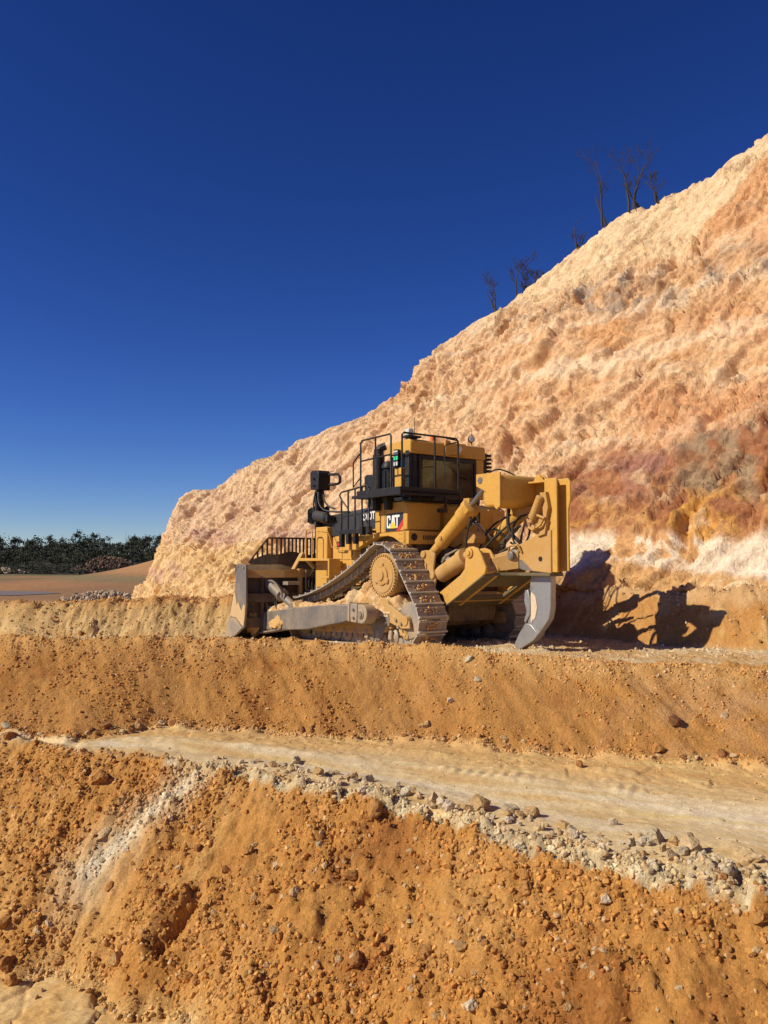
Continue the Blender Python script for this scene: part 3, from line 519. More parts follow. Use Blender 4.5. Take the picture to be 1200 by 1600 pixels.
for sy in (1, -1):
    yc = 1.275*sy; ch = MB()
    for k in range(NSH):
        s = (k+.5)*pitch_; p = tp(s); a = tp(s-.06); b = tp(s+.06); t = (b-a)/np.linalg.norm(b-a); n = np.array((-t[1], t[0]))
        for yo in (-.115, .115):
            vs = []
            for (q, w) in ((-.125, -.012), (.125, -.012), (.135, -.075), (.085, -.145), (-.02, -.12), (-.085, -.145), (-.135, -.075)): vs.append(p+t*q+n*w)
            ch.prism([tuple(v) for v in vs], yc+yo-.032, yc+yo+.032)
        c = p+n*-.085+t*.13; ch.cyl((c[0], yc-.16, c[1]), (c[0], yc+.16, c[1]), .032, 8)
    tr = part(ch, 'track', TSTEEL, None)
    for k in range(NSH):
        s = (k+.5)*pitch_; p = tp(s); a = tp(s-.10); b = tp(s+.10); t = (b-a)/np.linalg.norm(b-a)
        o = bpy.data.objects.new('track_shoe', shoe_me); COL.objects.link(o); o.parent = tr; o.location = (p[0], yc, p[1]); o.rotation_euler = (random.uniform(-.006, .006), math.atan2(-t[1], t[0]), 0)
        if sy > 0 and (t[1] > .3 or (t[0] > 0 and p[0] < 1.7)): LUMPS.append((p, t))
    # sprocket, final drive
    sp = MB(); n = 23; pr = []
    for k in range(n*4):
        r = .475 if k % 4 in (0, 1) else .40; w = 2*math.pi*k/(n*4); pr.append((1.3+r*math.cos(w), 1.37+r*math.sin(w)))
    sp.prism(pr, yc-.05, yc+.05); sp_o = part(sp, 'sprocket', TSTEEL)
    yo = lambda v: yc+(v)*sy
    fd = MB(); fd.lathe((1.30, yo(-.42), 1.36), (1.30, yo(.3), 1.36), [(0, .36), (.40, .38), (.42, .44), (.60, .45), (.63, .43), (.645, .36), (.66, .345)], 44)
    fdo = part(fd, 'final_drive', YELD, None, 0, 30)
    bo = MB()
    for k in range(38):
        w = 2*math.pi*k/38; c = (1.30+.405*math.cos(w), 1.36+.405*math.sin(w)); bo.cyl((c[0], yo(.20), c[1]), (c[0], yo(.245), c[1]), .022, 6)
    part(bo, 'bolt_ring', YELD, fdo)
    cv = MB(); cv.lathe((1.30, yo(.235), 1.36), (1.30, yo(.3), 1.36), [(0, .20), (.03, .195), (.04, .11), (.065, .10), (.07, .03)], 24)
    for k in range(3):
        w = math.radians(90+k*120); c = Vector((1.30+.2*math.cos(w), 0, 1.36+.2*math.sin(w))); cv.lathe((c.x, yo(.235), c.z), (c.x, yo(.3), c.z), [(0, .07), (.035, .062), (.045, .03)], 12)
    part(cv, 'hub_cover', YELD, fdo)
    for (ix, iz) in ((.50, .50), (4.35, .36)):
        idl = MB(); idl.lathe((ix, yc-.20, iz), (ix, yc+.20, iz), [(0, .10), (.02, .34), (.06, .36), (.09, .325), (.12, .325), (.125, .37), (.275, .37), (.28, .325), (.31, .325), (.34, .36), (.38, .34), (.40, .12)], 32)
        ido = part(idl, 'idler', TSTEEL)
        hb = MB(); hb.lathe((ix, yc-.30, iz), (ix, yc+.30, iz), [(0, .09), (.06, .11), (.54, .11), (.60, .09)], 16); part(hb, 'hub', YELD, ido)
    # track roller frame with idler yokes
    rf = MB(); rf.prism([(.98, .32), (1.35, .19), (3.75, .10), (3.95, .2), (3.95, .48), (2.3, .62), (1.9, .86), (1.15, .93), (1.0, .7)], yc-.24, yc+.25)
    rf.prism([(3.8, .22), (4.35, .25), (4.45, .38), (4.35, .5), (3.8, .46)], yc+.20, yc+.27); rf.prism([(3.8, .22), (4.35, .25), (4.45, .38), (4.35, .5), (3.8, .46)], yc-.27, yc-.20)
    rfo = part(rf, 'roller_frame', YELD, None, .02)
    gd = MB(); gd.prism([(1.0, .37), (1.25, .36), (1.75, .34), (1.92, .42), (1.92, .62), (1.0, .62), (.98, .5)], yc+.255*sy-.02, yc+.255*sy+.03)
    gd.prism([(1.15, .36), (1.35, .06), (1.5, .06), (1.65, .36)], yc+.22*sy-.03, yc+.22*sy+.04); part(gd, 'roller_guard', STEEL, rfo, .01)
    yk = MB(); yk.prism([(1.02, .80), (.62, .62), (.38, .50), (.36, .36), (.62, .34), (1.0, .44)], yc+.22, yc+.28); yk.prism([(1.02, .80), (.62, .62), (.38, .50), (.36, .36), (.62, .34), (1.0, .44)], yc-.28, yc-.22)
    part(yk, 'idler_yoke', YELD, rfo, .015)
    bt = MB()
    for (x, z) in ((.62, .44), (.78, .5), (.70, .37), (1.1, .42), (1.25, .55), (1.6, .55), (1.75, .45)): bt.cyl((x, yo(.24), z), (x, yo(.315), z), .035, 6)
    part(bt, 'frame_bolts', TSTEEL, rfo)
    for k in range(8):
        x = 1.02+k*.40; zr = .17-.028*(x-.5)*1.0
        ro = MB(); ro.lathe((x, yc-.22, zr), (x, yc+.22, zr), [(0, .06), (.03, .12), (.05, .16), (.08, .165), (.09, .13), (.35, .13), (.36, .165), (.39, .16), (.41, .12), (.44, .06)], 18)
        rr = part(ro, 'roller', TSTEEL); ca = MB(); ca.box(x-.06, x+.06, yo(.235)-.03, yo(.235)+.03, zr-.06, zr+.13); part(ca, 'roller_cap', TSTEEL, rr, .02)
    # push arm with trunnion and caps
    arm = MB(); arm.prism([(1.72, .47), (1.80, .77), (2.4, .76), (3.6, .66), (5.45, .46), (5.85, .36), (5.85, .02), (4.6, .09), (3.5, .17), (2.2, .38)], 1.76*sy if sy > 0 else 1.76*sy-.20, 1.96 if sy > 0 else 1.76*sy)
    ao = part(arm, 'push_arm', STEEL, None, .02)
    y0, y1 = (1.73, 1.99) if sy > 0 else (-1.99, -1.73)
    trn = MB(); trn.prism(arc((1.35, .60), .19, 100, 260, 8)+[(1.72, .43), (1.78, .80)], y0, y1); trn.cyl((1.35, yo(.20), .60), (1.35, yo(.74), .60), .10, 16)
    part(trn, 'trunnion', TSTEEL, ao, .02)
    for xx in (1.50, 1.76):
        cp = MB(); cp.box(xx-.035, xx+.035, y0-.025, y1+.025, .44, .81); part(cp, 'bearing_cap', TSTEEL, ao, .015)
    cpb = MB(); cpb.cyl((1.35, yo(.70), .60), (1.35, yo(.76), .60), .065, 14); part(cpb, 'pin', STEEL, ao)
    for z in (.52, .68): q = MB(); q.cyl((1.60, yo(.70), z), (1.60, yo(.75), z), .03, 6); part(q, 'cap_bolt', STEEL, ao)
    fb_ = MB(); fb_.box(5.3, 5.95, yo(.40) if sy > 0 else yo(.70), yo(.70) if sy > 0 else yo(.40), -.04, .40); fb_.prism([(4.55, .08), (5.6, -.07), (5.6, -.02), (4.5, .13)], y0-.02, y1+.04); part(fb_, 'arm_socket', STEEL, ao, .02)
    if sy > 0:
        tb = MB(); tb.prism([(5.30, .42), (5.33, .66), (5.42, .72), (5.88, .74), (5.96, .66), (5.98, .40)], 1.86, 1.89); part(tb, 'step_plate', STEEL, ao, .01)
    # tilt cylinder / brace from arm to blade
    y_ = 1.80*sy
    tc_ = MB(); tc_.lathe((5.55, y_, 1.20), (4.15, y_, .60), [(0, .10), (.02, .15), (.12, .155), (.15, .13), (.78, .13), (.80, .155), (.86, .155), (.88, .09), (1.40, .085)], 20)
    tc_.lathe((4.18, y_-.12, .61), (4.18, y_+.12, .61), [(0, .11), (.24, .11)], 16); to = part(tc_, 'tilt_cylinder', STEEL)
    hp = MB(); hp.tube(smoothpath([(5.2, y_+.10, 1.2), (4.9, y_+.14, 1.16), (4.62, y_+.14, .98), (4.55, y_+.12, .83)]), .025); part(hp, 'oil_pipe', STEEL, to)
    hp = MB(); hp.tube(smoothpath([(5.0, y_+.05, .88), (5.02, y_+.05, .7), (4.95, y_+.05, .55), (5.0, y_, .4)]), .018); hp.tube(smoothpath([(4.92, y_+.05, .86), (4.94, y_+.05, .7), (4.88, y_+.05, .55), (4.9, y_, .4)]), .018); part(hp, 'hose', RUB, to)
    br = MB(); br.prism(arc((5.62, 1.22), .19, 70, 290, 10)+[(5.9, 1.05), (5.9, 1.42)], y_-.16, y_-.10); br.prism(arc((5.62, 1.22), .19, 70, 290, 10)+[(5.9, 1.05), (5.9, 1.42)], y_+.10, y_+.16); br.cyl((5.6, y_-.19, 1.22), (5.6, y_+.19, 1.22), .07, 14)
    part(br, 'cylinder_bracket', TSTEEL, to, .01)
    bk = MB(); bk.prism([(4.0, .55), (4.35, .6), (4.3, .75), (3.7, .66), (3.2, .58)], y_-.13, y_-.08); part(bk, 'arm_bracket', STEEL, ao, .01)

# ---- blade
CLAYP = paint('clay_coat', (.60, .42, .23), .9, .3, (.50, .30, .12))
prof = [(5.90, -.19), (5.72, .0), (5.56, .25), (5.44, .55), (5.38, .9), (5.40, 1.2), (5.52, 1.45), (5.60, 1.58)]
BY = np.linspace(-2.42, 2.42, 41)
def boff(y): return .42*max(0, abs(y)-1.45)
fr = np.array([[(x+boff(y), y, z) for (x, z) in prof] for y in BY]); bkp = np.array([[(x-(.10 if i in (0, 7) else .16)+boff(y), y, z+(.03 if i == 0 else 0)) for i, (x, z) in enumerate(prof)] for y in BY])
bl = MB(); n = len(prof); m = len(BY); vs = [tuple(p) for p in fr.reshape(-1, 3)]+[tuple(p) for p in bkp.reshape(-1, 3)]; o_ = m*n; fs = []
for i in range(m-1):
    for j in range(n-1):
        a = i*n+j; fs += [(a, a+1, a+n+1, a+n), (o_+a, o_+a+n, o_+a+n+1, o_+a+1)]
    fs += [(i*n, (i+1)*n, o_+(i+1)*n, o_+i*n), (i*n+n-1, o_+i*n+n-1, o_+(i+1)*n+n-1, (i+1)*n+n-1)]
for i in (0, m-1):
    for j in range(n-1): a = i*n+j; fs.append((a, a+1, o_+a+1, o_+a))
bl.add(vs, fs); blade = part(bl, 'blade', DARKST, None, 0, 30)
for sy in (1, -1):
    ep = MB(); pts = [(5.80, 1.60), (5.36, 1.57), (5.33, .62), (5.41, .13), (5.75, -.05), (6.13, -.16), (6.37, -.19), (6.13, .35), (6.01, .7), (5.92, .97), (5.86, 1.3)]
    ep.prism(pts, 2.42*sy-.025, 2.42*sy+.025); eo = part(ep, 'end_plate', STEEL, blade, .01)
    eb = MB(); eb.prism([(5.46, .10), (5.78, -.08), (6.14, -.19), (6.40, -.22), (6.2, .2), (6.0, .32), (5.8, .3)], 2.45*sy-.02, 2.45*sy+.035); part(eb, 'end_bit', TSTEEL, blade, .01)
    el = MB(); el.cyl((5.46, 2.40*sy, 1.50), (5.46, 2.47*sy, 1.50), .025, 8); el.cyl((5.75, 2.40*sy, 1.53), (5.75, 2.47*sy, 1.53), .025, 8); part(el, 'end_plate_bolts', TSTEEL, blade)
ec = MB(); ec.prism([(5.36, .62), (5.45, .66), (5.52, .50), (5.60, .55), (5.70, .70), (5.78, .62), (5.85, .88), (5.92, .93), (6.0, .70), (6.12, .36), (6.0, .34), (5.8, .33), (5.5, .16), (5.42, .14), (5.36, .4)], 2.444, 2.458); part(ec, 'clay_coating', CLAYP, blade, .006)
cu = MB(); vs = []; 
for y in BY:
    o = boff(y); vs += [(5.92+o, y, -.22), (5.70+o, y, .02), (5.73+o, y, .05), (5.96+o, y, -.20)]
cu.add(vs, [(4*i+a, 4*i+(a+1) % 4, 4*i+4+(a+1) % 4, 4*i+4+a) for i in range(len(BY)-1) for a in range(4)]+[(0, 1, 2, 3), tuple(4*(len(BY)-1)+a for a in range(4))]); part(cu, 'cutting_edge', TSTEEL, blade)
for z, dx, hh in ((1.36, .30, .09), (.80, .34, .10), (.22, .26, .12)):
    rb = MB(); vs = []
    for y in BY:
        o = boff(y); vs += [(5.42-dx+o, y, z-hh), (5.42+o, y, z-hh), (5.42+o, y, z+hh), (5.42-dx+o, y, z+hh)]
    rb.add(vs, [(4*i+a, 4*i+(a+1) % 4, 4*i+4+(a+1) % 4, 4*i+4+a) for i in range(len(BY)-1) for a in range(4)]+[(0, 1, 2, 3), tuple(4*(len(BY)-1)+a for a in range(4))]); part(rb, 'blade_rib', DARKST if z < 1.3 else YELD, blade)
for y in (-2.0, -1.1, -.4, .4, 1.1, 2.0):
    rb = MB(); rb.box(5.12+boff(y), 5.42+boff(y), y-.03, y+.03, .3, 1.3); part(rb, 'blade_gusset', DARKST, blade)
sg = MB()      # spill guard: solid plate below, bars above
def gtop(y): return 1.62+.60*min(1, max(0, (2.14-abs(y))/.42))
ys_ = np.linspace(-2.1, 2.1, 43); pl = [(y, 1.56) for y in ys_]+[(y, 1.56+(gtop(y)-1.56)*.42+.05*math.sin(y*9)*(abs(y) < 1.7)) for y in ys_[::-1]]
for i in range(len(ys_)-1):
    y0, y1 = ys_[i], ys_[i+1]; t0 = 1.56+(gtop(y0)-1.56)*.45+.04*math.sin(y0*7); t1 = 1.56+(gtop(y1)-1.56)*.45+.04*math.sin(y1*7); o0, o1 = boff(y0), boff(y1)
    sg.add([(5.50+o0, y0, 1.56), (5.50+o1, y1, 1.56), (5.50+o1, y1, t1), (5.50+o0, y0, t0), (5.54+o0, y0, 1.56), (5.54+o1, y1, 1.56), (5.54+o1, y1, t1), (5.54+o0, y0, t0)], [(0, 1, 2, 3), (7, 6, 5, 4), (3, 2, 6, 7)]+([(0, 3, 7, 4)] if i == 0 else [])+([(1, 5, 6, 2)] if i == 41 else []))
sgo = part(sg, 'spill_guard', DARKST, blade)
ra = MB(); ra.tube([(5.52+boff(y), y, gtop(y)) for y in np.linspace(-2.14, 2.14, 31)], .024, 6); part(ra, 'guard_rail', DARKST, sgo)
gb_ = MB(); gb_.box(-.014, .014, -.02, .02, 0, 1); g0 = gb_.build('guard_bar', DARKST, None); gme = g0.data; bpy.data.objects.remove(g0)
for y in np.arange(-2.05, 2.06, .105):
    o = bpy.data.objects.new('guard_bar', gme); COL.objects.link(o); o.parent = sgo; zb = 1.60+(gtop(y)-1.56)*.35; o.location = (5.52+boff(y), y, zb-.02); o.scale = (1, 1, max(.05, gtop(y)-zb+.02))

# ---- machine frame, engine side panels, hood
fm = MB(); fm.box(.6, 4.9, -.78, .78, .62, 1.15); fm.box(.3, 1.6, -.62, .62, .45, 1.9); fm.box(1.0, 3.0, -.85, .85, 1.1, 2.2); part(fm, 'main_frame', DARKST, None, .02)
ax = MB(); ax.lathe((.82, .95, .62), (.82, -.95, .62), [(0, .20), (.55, .20), (.56, .15), (.75, .15), (.76, .22), (1.9, .22)], 18); part(ax, 'rear_axle_housing', YELD)
pv = MB(); pv.cyl((1.6, 1.2, .75), (1.6, -1.2, .75), .13, 16); part(pv, 'pivot_shaft', DARKST)
bp = MB(); bp.prism([(.7, .35), (4.8, .30), (4.9, .6), (.6, .65)], -.6, .6); part(bp, 'belly_guard', DARKST)
eng = MB(); eng.box(2.11, 4.14, -.83, .83, 1.12, 2.42); engo = part(eng, 'engine_enclosure', YEL, None, .012)
rad_ = MB(); rad_.box(4.16, 4.66, -.98, .98, .92, 2.46); rado = part(rad_, 'radiator_guard', YEL, None, .03)
for z in np.arange(1.1, 2.3, .11):
    gr = MB(); gr.prism([(4.66, z), (4.72, z+.01), (4.70, z+.06), (4.66, z+.06)], -.8, .8); part(gr, 'grille_bar', BLK, rado)
xs = [2.13, 2.86, 3.32, 3.72, 4.12]
for i in range(4):
    for (z0, z1) in ((1.16, 1.66), (1.69, 2.38)):
        if i == 3 and z0 < 1.5: z1 = 1.62
        dp = MB(); dp.box(xs[i]+.012, xs[i+1]-.012, .83, .845, z0, z1); part(dp, 'door_panel', YEL, engo, .006)
for i, x in enumerate((2.5, 2.98, 3.45, 3.86)):
    hn = MB(); hn.tube([(x, .85, 1.98), (x, .885, 1.98), (x+.10, .885, 1.98), (x+.10, .85, 1.98)], .012, 6); part(hn, 'panel_handle', BLK, engo)
for (x, z, w, hgt_, r_, c_) in ((3.46, 2.06, .20, .30, 7, 1), (3.72, 2.10, .14, .34, 7, 1), (2.52, 2.10, .16, .30, 7, 1), (2.95, 1.74, .26, .22, 6, 1)):
    dc = MB()
    for k in range(r_):
        zz = z+hgt_*(k+.2)/r_
        for q in range(4): dc.box(x+w*q/4, x+w*(q+.72)/4, .846, .849, zz, zz+hgt_/r_*.6)
    part(dc, 'warning_label', INK, engo)
dc = MB(); dc.add([(3.28, .849, 1.80), (3.36, .849, 1.86), (3.30, .849, 1.88), (3.37, .849, 1.95), (3.31, .849, 1.96), (3.27, .849, 1.90), (3.30, .849, 1.86)], [tuple(range(7))]); part(dc, 'pictogram', DECALB, engo)
hd = MB(); hd.add([(2.05, .80, 2.44), (4.66, .80, 2.20+.28), (4.66, .80, 2.68), (2.05, .80, 2.84), (2.05, -.80, 2.44), (4.66, -.80, 2.48), (4.66, -.80, 2.68), (2.05, -.80, 2.84), (2.05, .60, 2.92), (4.60, .60, 2.75), (2.05, -.6, 2.92), (4.60, -.6, 2.75)],
    [(0, 1, 2, 3), (3, 2, 9, 8), (8, 9, 11, 10), (10, 11, 6, 7), (7, 6, 5, 4), (1, 5, 6, 11, 9, 2), (0, 3, 8, 10, 7, 4), (0, 4, 5, 1)]); hood = part(hd, 'hood', HOODB, None, .02)
hb = MB(); hb.prism([(2.12, 2.39), (4.14, 2.22), (4.14, 2.50), (2.12, 2.82)], .80, .862); part(hb, 'hood_side_band', HOODB, hood, .008)
dm = MB(); dm.lathe((3.05, .25, 2.8), (3.05, .25, 3.3), [(0, .20), (.25, .22), (.30, .27), (.36, .25), (.40, .10)], 20); part(dm, 'air_cleaner_cap', HOODB, hood)
exh = MB(); exh.lathe((2.62, .62, 2.85), (2.62, .62, 4.12), [(0, .10), (.1, .12), (.2, .135), (1.14, .135), (1.16, .11), (1.27, .11)], 20); exo = part(exh, 'exhaust_stack', BLK)
ee = MB(); ee.tube(smoothpath([(2.62, .62, 4.08), (2.60, .58, 4.15), (2.52, .5, 4.2)]), [.09]*12+[.10]); part(ee, 'exhaust_elbow', BLK, exo)
pc = MB(); pc.lathe((2.10, .72, 2.9), (2.10, .72, 3.82), [(0, .13), (.72, .13), (.74, .17), (.80, .17), (.88, .12), (.9, .05)], 20); part(pc, 'precleaner', BLK)
for k in range(7):
    pr_ = MB(); w = math.pi*2*k/7; pr_.cyl((2.10+.14*math.cos(w), .72+.14*math.sin(w), 3.0), (2.10+.14*math.cos(w), .72+.14*math.sin(w), 3.6), .018, 6); part(pr_, 'precleaner_fin', BLK)
# letters
def text_mesh(name, s, size, mat, parent, M, ext=.002, bold=.012, sx=1):
    cu_ = bpy.data.curves.new(name, 'FONT'); cu_.body = s; cu_.size = size; cu_.extrude = ext; cu_.offset = bold*size
    t = bpy.data.objects.new(name, cu_); COL.objects.link(t); bpy.context.view_layer.update()
    me = bpy.data.meshes.new_from_object(t); bpy.data.objects.remove(t); me.transform(Matrix.Scale(sx, 4, (1, 0, 0))); me.transform(M); me.materials.clear(); me.materials.append(mat)
    return link(name, me, parent)
def side_text(x, y, z, slope=0):   # text running towards the rear (-x) on a left-facing plane
    return Matrix.Translation((x, y, z)) @ Matrix(((-math.cos(slope), 0, 0, 0), (0, 0, 1, 0), (math.sin(slope), 1, 0, 0), (0, 0, 0, 1)))
text_mesh('model_lettering', 'D10T', .235, WHITE, hood, side_text(2.86, .868, 2.55, .05), sx=.80, bold=.022)

# ---- cab base, fenders, rear boxes
cb = MB(); cb.prism([(1.07, 2.262), (2.10, 2.225), (2.10, 2.82), (2.02, 2.86), (1.07, 2.86)], -1.1, 1.10); cbo = part(cb, 'cab_base', YEL, None, .015)
cbp = MB(); cbp.box(1.74, 1.755, 1.10, 1.104, 2.25, 2.84); part(cbp, 'panel_seam', INK, cbo)
fe = MB(); pts = [(1.00, 2.255), (1.00, 1.97), (1.10, 1.975), (1.42, 2.13), (1.60, 2.17), (2.02, 2.155), (2.30, 2.08), (2.78, 1.90), (3.42, 1.885), (3.42, 2.0), (3.0, 2.18), (2.42, 2.21)]
for sy in (1, -1):
    fe = MB(); fe.prism(pts, 1.07*sy-.06, 1.07*sy+.06); inn = [(x, z+(.05 if z < 2.2 else 0)) for x, z in pts]; fe.prism([(1.02, 2.25), (1.02, 2.02), (1.42, 2.16), (1.6, 2.2), (2.05, 2.19), (2.3, 2.12), (2.8, 1.95), (3.4, 1.93), (3.4, 2.0), (3.0, 2.17), (2.42, 2.20)], .80*sy if sy > 0 else -1.0, 1.0 if sy > 0 else -.8)
    feo = part(fe, 'fender', YEL, None, .008)
    fb2 = MB()
    for x, z in ((1.15, 2.2), (1.22, 2.2), (1.15, 2.1), (1.22, 2.1), (2.35, 2.12), (2.62, 2.14), (2.7, 2.14), (3.3, 1.95)): fb2.cyl((x, 1.12*sy, z), (x, 1.138*sy, z), .014, 6)
    part(fb2, 'fender_bolt', YELD, feo)
# decal: dark panel, red stripe, white letters, yellow triangle
dk = MB(); dk.add([(1.72, 1.106, 2.255), (1.09, 1.106, 2.275), (1.09, 1.106, 2.64), (1.70, 1.106, 2.62)], [(0, 1, 2, 3)]); deco = part(dk, 'brand_decal', DECALB, cbo)
rs = MB(); rs.add([(1.36, 1.109, 2.267), (1.24, 1.109, 2.27), (1.09, 1.109, 2.42), (1.09, 1.109, 2.55)], [(0, 1, 2, 3)]); rs.add([(1.24, 1.1095, 2.27), (1.09, 1.1095, 2.275), (1.09, 1.1095, 2.42)], [(0, 1, 2)]); part(rs, 'red_stripe', RED, deco)
ys2 = MB(); ys2.add([(1.22, 1.111, 2.271), (1.09, 1.111, 2.276), (1.09, 1.111, 2.40)], [(0, 1, 2)]); part(ys2, 'decal_corner', YEL, deco)
lt = MB(); z0, z1 = 2.325, 2.585
def L(u, v): return (1.675-u*.44, 1.112, z0+(z1-z0)*v+.01*u)       # u 0..1 along the word, v 0..1 up
def poly(ps): lt.add([L(*p) for p in ps], [tuple(range(len(ps)))])
poly([(.0, .12), (.0, .88), (.09, .88), (.09, .12)]); poly([(0, .88), (.04, 1), (.26, 1), (.30, .88), (.30, .82), (.09, .82)]); poly([(0, .12), (.09, .18), (.30, .18), (.30, .12), (.26, 0), (.04, 0)]); poly([(.21, .64), (.21, .88), (.30, .88), (.30, .64)]); poly([(.21, .12), (.21, .36), (.30, .36), (.30, .12)])
poly([(.33, 0), (.42, 1), (.50, 1), (.50, .72), (.43, 0)]); poly([(.50, 1), (.58, 1), (.68, 0), (.58, 0), (.50, .72)])
poly([(.60, 1), (.98, 1), (.98, .82), (.60, .82)]); poly([(.745, 0), (.745, .82), (.84, .82), (.84, 0)])
part(lt, 'decal_letters', WHITE, deco)
ty_ = MB(); ty_.add([(1.675-.24*.44, 1.115, z0-.005), (1.675-.505*.44, 1.115, z0+.15), (1.675-.77*.44, 1.115, z0-.003)], [(0, 1, 2)]); part(ty_, 'decal_triangle', TRIY, deco)
tk = MB(); tk.box(.98, 1.12, .24, 1.12, 2.28, 2.83); tk.box(.98, 1.12, -1.12, .10, 2.40, 2.80); part(tk, 'rear_panel', YEL, cbo, .02)
ft = MB(); ft.prism([(.42, 1.80), (.52, 1.72), (1.05, 1.72), (1.05, 2.80), (.62, 2.80), (.46, 2.72)], -1.12, .12); fto = part(ft, 'fuel_tank', YEL, None, .03)
hw = MB(); hw.box(.405, .425, -.34, -.06, 2.42, 2.66); part(hw, 'hose_window', BLK, fto)
lb = MB(); lb.box(.92, 1.10, .26, 1.13, 1.99, 2.255); lb.prism([(.26, 2.255), (.14, 2.24), (.24, 1.92)], .93, .95, 'x'); lbo = part(lb, 'rear_light_box', YEL, None, .012)
ln = MB(); ln.lathe((.93, .99, 2.13), (.895, .99, 2.13), [(0, .075), (.02, .075), (.03, .05)], 18); part(ln, 'rear_lamp', BLK, lbo)
for k in range(7):
    v_ = MB(); v_.box(.912, .921, .40+k*.055, .425+k*.055, 2.08, 2.17); part(v_, 'vent_slot', BLK, lbo)
tr_ = MB(); tr_.box(.35, 1.0, -.62, .62, .95, 1.72); tr_.prism([(.1, 1.0), (.35, .8), (.36, 1.78), (.2, 1.75)], -.55, .55); part(tr_, 'transmission_case', DARKST, None, .03)
bx = MB(); bx.prism([(-.32, 1.98), (-.05, 1.98), (.02, 2.12), (-.10, 2.24), (-.30, 2.22), (-.36, 2.1)], .22, .52); part(bx, 'hydraulic_block', YELD, None, .02)

# ---- operator cab
rfz = MB(); rfz.prism([(.98, 3.84), (1.80, 3.86), (1.80, 4.05), (1.72, 4.11), (1.06, 4.14), (.98, 4.10)], -1.06, 1.03); roof = part(rfz, 'cab_roof', YEL, None, .03)
eb_ = MB(); eb_.box(1.05, 1.78, -.90, .90, 3.78, 3.838); part(eb_, 'roof_lining', BLK, roof)
cbd = MB(); cbd.box(1.02, 1.86, -.92, .92, 2.862, 2.97); cabo = part(cbd, 'cab_body', BLK, None, .01)
for (x0, x1, y0, y1) in ((1.00, 1.20, -1.02, -.80), (1.02, 1.16, .80, .95), (1.74, 1.84, .76, .86), (1.74, 1.84, -.86, -.76)):
    pp = MB(); pp.box(x0, x1, y0, y1, 2.97, 3.84); part(pp, 'cab_post', YEL if y0 < -.9 else BLK, cabo, .02)
lp = MB(); lp.box(1.20, 1.44, .98, 1.09, 3.02, 3.56); part(lp, 'roof_support', YEL, cabo, .02)
lpb = MB(); lpb.box(1.02, 1.15, .96, 1.04, 2.95, 3.9); part(lpb, 'hinge_rail', BLK, cabo, .01)
wf = MB()
for (a, b, c, d_) in ((-.80, -.74, 2.91, 3.82), (.74, .80, 2.91, 3.82)): wf.box(1.00, 1.05, a, b, c, d_)
wf.box(1.00, 1.05, -.74, .74, 2.91, 2.96); wf.box(1.00, 1.05, -.74, .74, 3.74, 3.82); wfo = part(wf, 'rear_window_frame', BLK, cabo, .01)
for (nm, x0, x1, y0, y1, z0, z1) in (('rear_window', 1.02, 1.03, -.74, .74, 2.96, 3.74), ('left_door_window', 1.17, 1.72, .84, .848, 2.97, 3.78), ('right_door_window', 1.22, 1.72, -.848, -.84, 2.97, 3.78), ('windscreen', 1.78, 1.788, -.74, .74, 2.97, 3.78)):
    g_ = MB(); g_.box(x0, x1, y0, y1, z0, z1); part(g_, nm, GLASS, cabo)
sl = MB(); sl.box(1.06, 1.08, .30, .34, 3.0, 3.72); sl.box(1.06, 1.08, .52, .74, 2.97, 3.74); part(sl, 'window_shade', BLK, cabo)
for (y0, y1) in ((-.10, .05),): 
    wp = MB(); wp.tube([(.995, -.05, 3.66), (.985, -.30, 3.45), (.985, -.62, 3.38)], .009, 5); part(wp, 'wiper', BLK, wfo)
st = MB(); st.box(1.32, 1.66, -.12, .32, 2.97, 3.12); sto = part(st, 'operator_seat', SEATM, cabo, .05)
sb = MB(); sb.prism([(1.32, 3.10), (1.42, 3.10), (1.38, 3.42), (1.30, 3.42)], -.08, .28); part(sb, 'seat_back', SEATM, sto, .04)
hr = MB(); hr.prism([(1.29, 3.42), (1.37, 3.42), (1.36, 3.52), (1.29, 3.52)], .02, .18); part(hr, 'headrest', SEATM, sto, .02)
cn = MB(); cn.box(1.62, 1.76, -.7, .6, 2.97, 3.12); part(cn, 'dashboard', SEATM, cabo, .03)
ip_ = MB(); ip_.box(1.10, 1.74, -.835, -.815, 2.97, 3.25); ip_.box(1.30, 1.40, -.835, -.815, 3.25, 3.76); ip_.box(1.66, 1.74, -.80, -.30, 3.0, 3.76); ip_.box(1.66, 1.74, .05, .20, 3.0, 3.76); ip_.box(1.70, 1.76, -.8, .8, 3.50, 3.78); part(ip_, 'cab_interior', SEATM, cabo)
jv = MB(); jv.box(1.27, 1.29, .20, .44, 3.36, 3.42); part(jv, 'safety_vest', HIVIS, cabo, .008)
jb = MB(); jb.prism([(.62, 2.99), (.72, 3.0), (.70, 3.55), (.64, 3.6), (.60, 3.3)], 1.08, 1.10, 'x'); part(jb, 'hanging_jacket', BLUE, cabo)
jr = MB(); jr.prism([(.50, 3.02), (.56, 3.02), (.55, 3.35), (.52, 3.32)], 1.08, 1.09, 'x'); part(jr, 'hanging_strap', REDF, cabo)
jr = MB(); jr.prism([(.485, 3.02), (.505, 3.02), (.515, 3.25), (.50, 3.30)], 1.075, 1.085, 'x'); part(jr, 'paper_strip', WHITE, cabo)
ac = MB(); ac.box(1.10, 1.75, -1.22, -1.06, 3.50, 4.02); aco = part(ac, 'condenser', BLK, roof, .02)
for k in range(6):
    rb = MB(); rb.box(1.08, 1.72, -1.34, -1.22, 3.52+k*.085, 3.57+k*.085); part(rb, 'condenser_fin', BLK, aco, .01)
sg_ = MB(); sg_.box(1.30, 1.42, 1.04, 1.13, 3.56, 3.94); sgl = part(sg_, 'signal_light', BLK, cabo, .01)
